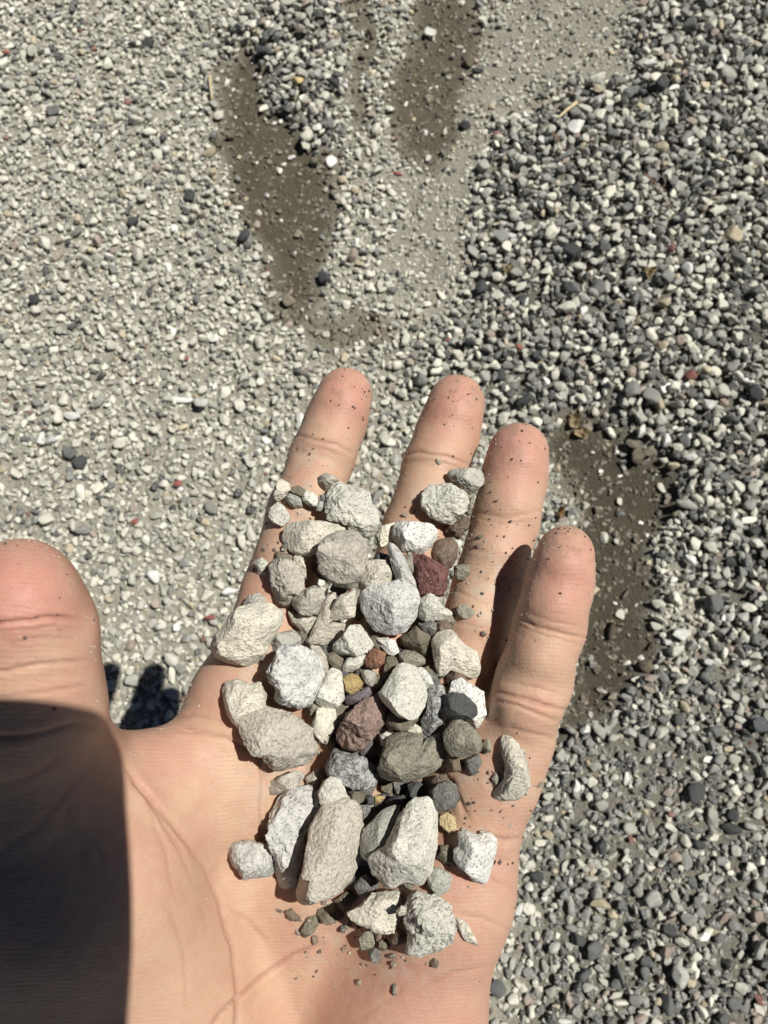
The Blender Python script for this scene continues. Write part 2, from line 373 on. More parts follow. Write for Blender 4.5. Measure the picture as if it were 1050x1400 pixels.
GNAME = ['cream', 'light grey', 'mid grey', 'slate grey', 'dark grey', 'black', 'brownish', 'tan', 'whitish', 'dark red', 'mud brown', 'damp brown']
GMAT = [stone_material('gravel_'+GNAME[i].replace(' ', '_'), GC[i], (.08, .08, .075), .35, None, .5, .85, .006) for i in range(12)]
BIG_ME = {}
def where_on_ground(px, py):
    w, g, s, c, lo = zones(np.array([px]), np.array([py]))
    if g[0] > .4: return 'in damp hollow beside little finger'
    if w[0] > .4: return 'on wet brown sand'
    if c[0] > .5 and px > 560: return 'in coarse loose gravel'
    if c[0] > .5: return 'in coarse heap amid wet sand'
    if s[0] > .5: return 'on pale fine sand'
    if px > 640 and py > 650: return 'in dense gravel right of palm'
    if px < 560 and py > 440: return 'in pale gravel left of fingers'
    return 'in compacted pale gravel'
for k, i in enumerate(order):
    r = PL[i]; ci = int(r[8]); sh = k % len(BIG)
    if (sh, ci) not in BIG_ME:
        BIG_ME[(sh, ci)] = mesh_from('ground_stone', BIG[sh][0], BIG[sh][1]); BIG_ME[(sh, ci)].materials.append(GMAT[ci])
    wh = where_on_ground(gpx[i], gpy[i])
    shp = 'elongated' if r[4]/r[3] < .66 else 'oval' if r[4]/r[3] < .86 else 'roundish'
    y = gpy[i]; band = 'near the top edge' if y < 110 else 'level with wet sand' if y < 280 else 'well above fingertip level' if y < 430 else 'just above fingertip level' if y < 540 else 'level with the fingertips' if y < 650 else 'level with little fingertip' if y < 860 else 'level with upper palm' if y < 1080 else 'near bottom edge'
    side = 'far left' if gpx[i] < 130 else 'far right' if gpx[i] > 940 else ''
    lab = ' '.join(('%s %s stone %s %s, %s' % (shp, GNAME[ci], side, wh, band)).split())
    o = add('ground_stone', BIG_ME[(sh, ci)], None, r[:3], lab, 'stone', 'larger stones ' + wh)
    o.rotation_euler = (r[7]*.7, 0, r[6]); o.scale = (r[3]*1.08, r[4]*1.08, r[5]*1.08)
# ------------------------------------------------------------------ the hand: a distance field, then a mesh
def P(px, py, d): return cam_pt(px, py, d)
def cone(Q, a, ra, b, rb):      # rounded cone; far points only get a bound
    ce = (a+b)/2; w = Q-ce; m = np.sqrt(np.einsum('ij,ij->i', w, w))-np.linalg.norm(a-b)/2-max(ra, rb)
    k = m < .016; m[k] = cone_exact(Q[k], a, ra, b, rb); return m
def cone_exact(Q, a, ra, b, rb):
    ba = b-a; l2 = ba@ba; rr = ra-rb; a2 = l2-rr*rr; il2 = 1.0/l2
    pa = Q-a; y = pa@ba; z = y-l2
    x2 = pa*l2-y[:, None]*ba; x2 = (x2*x2).sum(1); y2 = y*y*l2; z2 = z*z*l2
    k = np.sign(rr)*rr*rr*x2
    d = (np.sqrt(x2*a2*il2)+y*rr)*il2-ra
    c1 = np.sign(z)*a2*z2 > k; c2 = np.sign(y)*a2*y2 < k
    d = np.where(c1, np.sqrt(x2+z2)*il2-rb, d)
    return np.where(~c1 & c2, np.sqrt(x2+y2)*il2-ra, d)
def smin(a, b, k):
    h = np.clip(.5+.5*(b-a)/k, 0, 1); return b*(1-h)+a*h-k*h*(1-h)
def chain(*pts): return [(P(*p[:3]), p[3]*p[2]/F) for p in pts]     # radius given in pixels
FINGERS = [
    dict(ch=chain((472, 540, .224, 37), (458, 580, .222, 40), (440, 627, .220, 42.5), (413, 700, .214, 45), (380, 812, .208, 48), (366, 880, .206, 50)), k=.003,
         pads=[(468, 552, .2190, 35), (449, 604, .2165, 37), (427, 668, .2125, 38), (396, 765, .2055, 42)]),
    dict(ch=chain((624, 551, .226, 38.5), (611, 596, .224, 41.5), (595, 640, .222, 43), (570, 725, .215, 45.5), (540, 830, .208, 48), (515, 900, .206, 50)), k=.003,
         pads=[(621, 564, .2210, 36), (603, 620, .2180, 37), (582, 683, .2135, 38), (553, 780, .206, 41)]),
    dict(ch=chain((709, 619, .214, 41), (702, 660, .212, 42.5), (691, 712, .210, 43.5), (668, 800, .206, 46), (640, 890, .203, 49), (612, 960, .203, 51)), k=.003,
         pads=[(706, 632, .2090, 38), (696, 685, .2065, 39), (678, 755, .2045, 40), (652, 842, .2, 43)]),
    dict(ch=chain((773, 757, .188, 38.5), (764, 800, .187, 43.5), (751, 856, .187, 46.5), (730, 930, .188, 49), (703, 1010, .190, 51), (682, 1060, .191, 52)), k=.003,
         pads=[(770, 772, .1830, 37), (757, 828, .1825, 40), (740, 895, .183, 42), (718, 965, .184, 44)]),
]
THUMB = dict(ch=chain((28, 811, .153, 75), (35, 868, .155, 86), (36, 960, .160, 95), (56, 1062, .170, 100)), k=.006, pads=[(30, 826, .1475, 72), (36, 925, .1555, 84)])
PALM = [  # (px,py,d,radius m) pairs
    ((362, 880, .206), .0105, (333, 965, .204), .0130), ((333, 965, .204), .0128, (315, 1180, .212), .0175), ((315, 1180, .212), .0175, (350, 1450, .220), .0200),
    ((512, 900, .207), .0110, (430, 1180, .213), .0165), ((430, 1180, .213), .0165, (400, 1450, .220), .0200),
    ((612, 960, .204), .0105, (530, 1200, .212), .0165), ((530, 1200, .212), .0165, (450, 1460, .218), .0205),
    ((680, 1060, .191), .0094, (612, 1220, .196), .0150), ((612, 1220, .196), .0150, (552, 1400, .202), .0195), ((552, 1400, .202), .0195, (490, 1500, .212), .0200),
    ((56, 1062, .170), .0162, (112, 1200, .180), .0240), ((112, 1200, .180), .0240, (230, 1400, .200), .0260), ((230, 1400, .200), .0250, (330, 1500, .216), .0220),
    ((20, 1180, .178), .0240, (80, 1420, .196), .0300),
    ((90, 1082, .176), .0098, (322, 1036, .203), .0110), ((150, 1110, .184), .0125, (330, 1080, .206), .0140),
    ((600, 985, .1995), .0075, (655, 1045, .193), .0076), ((400, 930, .2035), .0085, (590, 985, .2015), .0085),
]
WRIST = [((370, 1480, .219), .0225, (345, 1640, .232), .0235), ((460, 1490, .214), .0205, (440, 1640, .230), .0230),
         ((355, 1640, .232), .0245, (300, 2000, .262), .0345), ((440, 1640, .230), .0240, (400, 2000, .262), .0330)]
def finger_sdf(Q, f):
    d = None
    for (a, ra), (b, rb) in zip(f['ch'][:-1], f['ch'][1:]):
        e = cone(Q, a, ra, b, rb); d = e if d is None else smin(d, e, f['k'])
    for (x, y, dd, r) in f['pads']:
        c = P(x, y, dd); e = np.sqrt(((Q-c)**2).sum(1))-(r*dd/F)*.92; d = smin(d, e, .004)
    return d
def hand_sdf(Q):
    palm = None
    for a, ra, b, rb in PALM:
        e = cone(Q, P(*a), ra, P(*b), rb); palm = e if palm is None else smin(palm, e, .009)
    for a, ra, b, rb in WRIST: palm = smin(palm, cone(Q, P(*a), ra, P(*b), rb), .012)
    palm = smin(palm, finger_sdf(Q, THUMB), .006)
    fs = None
    for f in FINGERS:
        e = finger_sdf(Q, f); fs = e if fs is None else np.minimum(fs, e)
    return smin(palm, fs, .006)
def surface_nets(lo, hi, h):
    n = np.ceil((hi-lo)/h).astype(int)+1
    ax = [lo[i]+h*np.arange(n[i]) for i in range(3)]
    q = 4; cax = [a[::q] for a in ax]                      # coarse pass, then only the band near the skin
    G = np.stack(np.meshgrid(*cax, indexing='ij'), -1).reshape(-1, 3)
    Sc = hand_sdf(G).reshape([len(a) for a in cax])
    S = Sc.repeat(q, 0).repeat(q, 1).repeat(q, 2)[:n[0], :n[1], :n[2]].copy()
    band = np.argwhere(np.abs(S) < h*q*1.7)
    S[tuple(band.T)] = hand_sdf(lo+h*band)
    neg = S < 0
    cnt = sum(neg[i:n[0]-1+i, j:n[1]-1+j, k:n[2]-1+k].astype(int) for i in (0, 1) for j in (0, 1) for k in (0, 1))
    act = (cnt > 0) & (cnt < 8); ids = np.full(act.shape, -1); ids[act] = np.arange(act.sum())
    acc = np.zeros(act.shape+(3,)); num = np.zeros(act.shape)
    for axis in range(3):
        for p in (0, 1):
            for q in (0, 1):
                o0 = [0, 0, 0]; oth = [t for t in range(3) if t != axis]; o0[oth[0]] = p; o0[oth[1]] = q; o1 = list(o0); o1[axis] = 1
                A = S[o0[0]:n[0]-1+o0[0], o0[1]:n[1]-1+o0[1], o0[2]:n[2]-1+o0[2]]; B = S[o1[0]:n[0]-1+o1[0], o1[1]:n[1]-1+o1[1], o1[2]:n[2]-1+o1[2]]
                x = (A < 0) != (B < 0); t = np.where(x, A/(A-B+1e-20), 0)
                for ii in range(3): acc[..., ii] += np.where(x, (t if ii == axis else o0[ii]), 0)
                num += x
    cells = np.argwhere(act); V = lo+h*(cells+acc[act]/num[act][:, None])
    Fs = []
    for axis in range(3):
        u, w = [(1, 2), (2, 0), (0, 1)][axis]
        sl = [slice(1, -1)]*3; sl[axis] = slice(0, -1)
        A = neg[tuple(sl)]; sb = list(sl); sb[axis] = slice(1, None); B = neg[tuple(sb)]
        for flip, msk in ((False, A & ~B), (True, ~A & B)):
            c = np.argwhere(msk); off = np.array([1, 1, 1]); off[axis] = 0; c = c+off
            def g(du, dw):
                e = c.copy(); e[:, u] += du; e[:, w] += dw; return ids[e[:, 0], e[:, 1], e[:, 2]]
            q = np.stack((g(-1, -1), g(0, -1), g(0, 0), g(-1, 0)), 1)
            Fs.append(q[:, ::-1] if flip else q)
    Fa = np.concatenate(Fs); return V, Fa[(Fa >= 0).all(1)]
CREASES = [  # photo-pixel polylines, depth mm, half width px
    ([(396, 594), (425, 599), (455, 606), (480, 619)], .30, 2.2), ([(420, 610), (445, 615), (470, 625)], .15, 2),
    ([(546, 624), (575, 618), (610, 623), (644, 637)], .32, 2.2), ([(552, 632), (590, 628), (630, 640)], .15, 2),
    ([(652, 702), (690, 708), (737, 700)], .22, 3), ([(655, 711), (690, 716), (727, 712)], .2, 2.2), ([(660, 720), (690, 724), (720, 721)], .12, 2),
    ([(700, 840), (735, 857), (770, 867), (802, 872)], .42, 2.4), ([(706, 853), (745, 868), (790, 881)], .2, 2), ([(712, 834), (750, 848), (795, 858)], .12, 2),
    ([(662, 942), (700, 950), (740, 962), (780, 972)], .5, 2.8), ([(668, 955), (705, 964), (760, 985)], .35, 2.4), ([(680, 992), (720, 1000), (764, 1012)], .25, 3), ([(690, 930), (730, 940), (770, 950)], .15, 2),
    ([(-60, 852), (20, 851), (70, 844), (128, 848)], .55, 3), ([(-60, 920), (10, 917), (60, 907), (125, 903)], .3, 3), ([(-60, 864), (20, 861), (80, 856)], .15, 2.4), ([(10, 880), (60, 872), (110, 874)], .1, 2.4), ([(-60, 960), (40, 950), (130, 935)], .2, 3),
    ([(150, 1015), (185, 1070), (215, 1105), (250, 1145), (280, 1190), (300, 1240), (318, 1300), (325, 1360), (320, 1450)], .55, 4),
    ([(165, 1040), (205, 1095), (240, 1150), (268, 1205)], .25, 3), ([(200, 1100), (225, 1160), (240, 1230)], .15, 3), ([(185, 1072), (230, 1140), (262, 1200), (285, 1275)], .25, 2.4),
    ([(240, 985), (270, 1000), (310, 1010), (350, 1030), (366, 1080)], .35, 3.2), ([(225, 985), (262, 978), (300, 985)], .25, 2.6), ([(230, 995), (260, 1003), (290, 1000)], .2, 2.2),
    ([(352, 1010), (358, 1060), (355, 1110), (362, 1180)], .35, 2.6), ([(366, 1060), (362, 1120), (368, 1200)], .15, 2.2), ([(440, 1290), (400, 1305), (350, 1340), (300, 1385), (270, 1450)], .5, 3),
    ([(712, 1146), (690, 1150), (660, 1140)], .5, 3.5), ([(700, 1215), (670, 1200), (640, 1190)], .2, 3), ([(695, 1270), (660, 1255), (620, 1250)], .2, 3), ([(706, 1180), (680, 1172), (650, 1172)], .15, 2.4),
    ([(640, 1120), (620, 1070), (590, 1040), (540, 1030), (450, 1000)], .45, 3), ([(300, 1230), (340, 1260), (372, 1300)], .2, 3),
    ([(-40, 1012), (40, 1005), (100, 990), (158, 1000)], .35, 4), ([(-40, 1085), (40, 1062), (90, 1030)], .2, 5), ([(-20, 1180), (50, 1130), (110, 1060)], .12, 6),
    ([(230, 1230), (250, 1300), (255, 1380)], .15, 4), ([(560, 1360), (620, 1330), (680, 1320)], .15, 4), ([(480, 1400), (540, 1360), (570, 1330)], .12, 4),
    ([(600, 800), (635, 812), (665, 826)], .2, 2.4), ([(590, 842), (620, 850), (660, 858)], .2, 2.4), ([(605, 740), (650, 752), (690, 758)], .12, 2.2)]
def build_hand():
    V, Q = surface_nets(np.array((-.135, -.345, -.305)), np.array((.070, .060, -.110)), .0015)
    def mesh_normals(V):
        t = mesh_from('t', V, Q); a = np.empty(len(V)*3, np.float32); t.vertex_normals.foreach_get('vector', a); bpy.data.meshes.remove(t); return a.reshape(-1, 3).astype(float)
    V = V-mesh_normals(V)*hand_sdf(V)[:, None]*.9
    V = V-mesh_normals(V)*hand_sdf(V)[:, None]*.9
    n0 = mesh_normals(V); P0 = V/(-V[:, 2:3]); seen = (n0[:, 2] > -.25) & (CX+F*P0[:, 0] > -60) & (CY-F*P0[:, 1] < 1440)
    fm = seen[Q].all(1); Qb = Q[~fm]; Q = Q[fm]
    for _ in range(2):                                    # each seen quad into four, twice
        e = np.sort(np.stack((Q, np.roll(Q, -1, 1)), -1).reshape(-1, 2), 1)
        ue, inv = np.unique(e[:, 0].astype(np.int64)*len(V)+e[:, 1], return_inverse=True); inv = inv.reshape(-1, 4)+len(V)
        cen = len(V)+len(ue)+np.arange(len(Q)); ve = (V[ue//len(V)]+V[ue % len(V)])/2
        V = np.concatenate((V, ve, V[Q].mean(1)))
        Q = np.stack([np.stack((Q[:, k], inv[:, k], cen, inv[:, k-1]), 1) for k in range(4)], 1).reshape(-1, 4)
    Q = np.concatenate((Q, Qb))
    V = V-mesh_normals(V)*hand_sdf(V)[:, None]*.9
    n = mesh_normals(V)
    px = CX-F*V[:, 0]/V[:, 2]; py = CY+F*V[:, 1]/V[:, 2]
    front = smooth(.05, .45, n[:, 2])
    crease = np.zeros(len(V))
    jx = px+5*(fbm(px/22, py/22)-.47); jy = py+5*(fbm(px/22+31, py/22+7)-.47)
    dsp = np.zeros(len(V))
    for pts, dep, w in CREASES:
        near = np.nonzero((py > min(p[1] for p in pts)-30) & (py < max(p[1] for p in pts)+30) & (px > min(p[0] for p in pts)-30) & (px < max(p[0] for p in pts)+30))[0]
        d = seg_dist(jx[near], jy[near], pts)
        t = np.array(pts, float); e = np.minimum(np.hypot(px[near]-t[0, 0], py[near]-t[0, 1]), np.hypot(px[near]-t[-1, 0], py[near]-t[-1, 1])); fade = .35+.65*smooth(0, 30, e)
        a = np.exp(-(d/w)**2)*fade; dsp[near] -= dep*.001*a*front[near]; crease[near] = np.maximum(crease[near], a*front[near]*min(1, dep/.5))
        dsp[near] += dep*.00030*np.exp(-((d-2.6*w)/(2*w))**2)*fade*front[near]
    dsp += front*(.0006*(fbm(px/48, py/48)-.47)+.00012*(fbm(px/15+9, py/15)-.47)+.00012*(np.abs(fbm((px+py*.25)/26+4, py/7)-.47)-.06))
    V = V+n*dsp[:, None]
    # skin tones that belong to the skin: redder pads and heel, yellower hollows, grimy tips
    def blob(x, y, r): return np.exp(-(((px-x)**2+(py-y)**2)/r**2))
    red = np.zeros(len(V))
    for x, y, r, s in ((475, 530, 55, .75), (628, 545, 60, .75), (710, 620, 62, .75), (775, 780, 75, .8), (40, 800, 110, 1.0), (60, 920, 60, .35), (230, 1050, 60, .45), (640, 1180, 90, .45), (560, 1370, 150, .55), (240, 1180, 80, .30), (690, 1080, 50, .4), (420, 640, 45, .2), (730, 960, 40, .3), (300, 940, 50, .3), (350, 820, 60, .3)):
        red = np.maximum(red, s*blob(x, y, r))
    yel = np.zeros(len(V))
    for x, y, r, s in ((320, 1090, 70, .8), (590, 660, 55, .5), (440, 640, 40, .35), (670, 790, 70, .6), (745, 900, 45, .45), (330, 1180, 70, .5), (640, 1090, 60, .5), (60, 890, 45, .35)):
        yel = np.maximum(yel, s*blob(x, y, r))
    mott = fbm(px/35+3, py/35)-.47+.5*(fbm(px/9+3, py/9)-.47)
    c = np.ones((len(V), 3))*np.array((.500, .326, .220))
    red = np.clip(red+.55*mott, 0, 1)[:, None]; yel = np.clip(yel-.5*mott, 0, 1)[:, None]
    c = c*(1-red)+np.array((.49, .240, .182))*red; c = c*(1-yel*.8)+np.array((.56, .395, .268))*yel*.8
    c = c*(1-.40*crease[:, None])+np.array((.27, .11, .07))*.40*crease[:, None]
    dust = np.zeros(len(V))
    for x, y, r in ((430, 690, 70), (600, 700, 60), (660, 800, 60), (590, 1060, 80), (520, 1270, 90), (350, 900, 60), (400, 1080, 60), (690, 1060, 50), (630, 1150, 60)): dust = np.maximum(dust, blob(x, y, r))
    grime = np.zeros(len(V))
    for x, y, r in ((470, 515, 40), (628, 525, 40), (712, 592, 45), (778, 735, 45), (425, 612, 25), (430, 720, 35), (690, 790, 35)): grime = np.maximum(grime, blob(x, y, r))
    dm = (dust*smooth(.42, .66, fbm(px/11+2, py/11, 5))*.55)[:, None]; c = c*(1-dm)+np.array((.47, .42, .35))*dm
    gm = (grime*smooth(.44, .68, fbm(px/8+22, py/8, 5))*.45)[:, None]; c = c*(1-gm)+np.array((.21, .155, .115))*gm
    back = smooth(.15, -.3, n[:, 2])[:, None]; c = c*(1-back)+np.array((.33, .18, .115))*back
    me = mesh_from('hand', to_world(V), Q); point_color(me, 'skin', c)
    m, nn, l, b = nodes_of('palm_skin')
    at = N(nn, 'ShaderNodeAttribute', attribute_name='skin'); tc = N(nn, 'ShaderNodeTexCoord')
    n1 = N(nn, 'ShaderNodeTexNoise', Scale=900.0, Detail=4.0, Roughness=.6); l.new(tc.outputs['Object'], n1.inputs['Vector'])
    n2 = N(nn, 'ShaderNodeTexNoise', Scale=140.0, Detail=5.0, Roughness=.6); l.new(tc.outputs['Object'], n2.inputs['Vector'])
    vo = N(nn, 'ShaderNodeTexVoronoi', Scale=700.0, feature='DISTANCE_TO_EDGE'); l.new(tc.outputs['Object'], vo.inputs['Vector'])
    wv = N(nn, 'ShaderNodeTexWave', Scale=330.0, Distortion=9.0); wv.inputs['Detail'].default_value = 2.0; wv.inputs['Detail Scale'].default_value = .25; wv.bands_direction = 'Y'
    l.new(tc.outputs['Object'], wv.inputs['Vector'])
    c1 = mixc(nn, l, ramp(nn, l, n2.outputs[0], ((.40, 0), (.66, .30))), at.outputs['Color'], (.44, .225, .165))
    c2 = mixc(nn, l, ramp(nn, l, n1.outputs[0], ((.60, 0), (.74, .22))), c1, (.27, .14, .095))
    l.new(c2, b.inputs['Base Color'])
    b.inputs['Roughness'].default_value = .55; b.inputs['Specular IOR Level'].default_value = .30
    b.inputs['Subsurface Weight'].default_value = .35; b.inputs['Subsurface Radius'].default_value = (1.0, .36, .2); b.inputs['Subsurface Scale'].default_value = .0032
    b1 = N(nn, 'ShaderNodeBump', Strength=.10, Distance=.0003); l.new(wv.outputs[0], b1.inputs['Height'])
    b2 = N(nn, 'ShaderNodeBump', Strength=.22, Distance=.0004); l.new(n1.outputs[0], b2.inputs['Height']); l.new(b1.outputs[0], b2.inputs['Normal'])
    b3 = N(nn, 'ShaderNodeBump', Strength=.22, Distance=.0006); l.new(n2.outputs[0], b3.inputs['Height']); l.new(b2.outputs[0], b3.inputs['Normal'])
    b4 = N(nn, 'ShaderNodeBump', Strength=.25, Distance=.0003); l.new(vo.outputs[0], b4.inputs['Height']); l.new(b3.outputs[0], b4.inputs['Normal'])
    l.new(b4.outputs[0], b.inputs['Normal'])
    add('hand', me, m, label="bare left hand held palm up, fingers spread, cupping a pile of stones", cat='hand')
    return V, Q, n, px, py
HV, HQ, HN, HPX, HPY = build_hand()

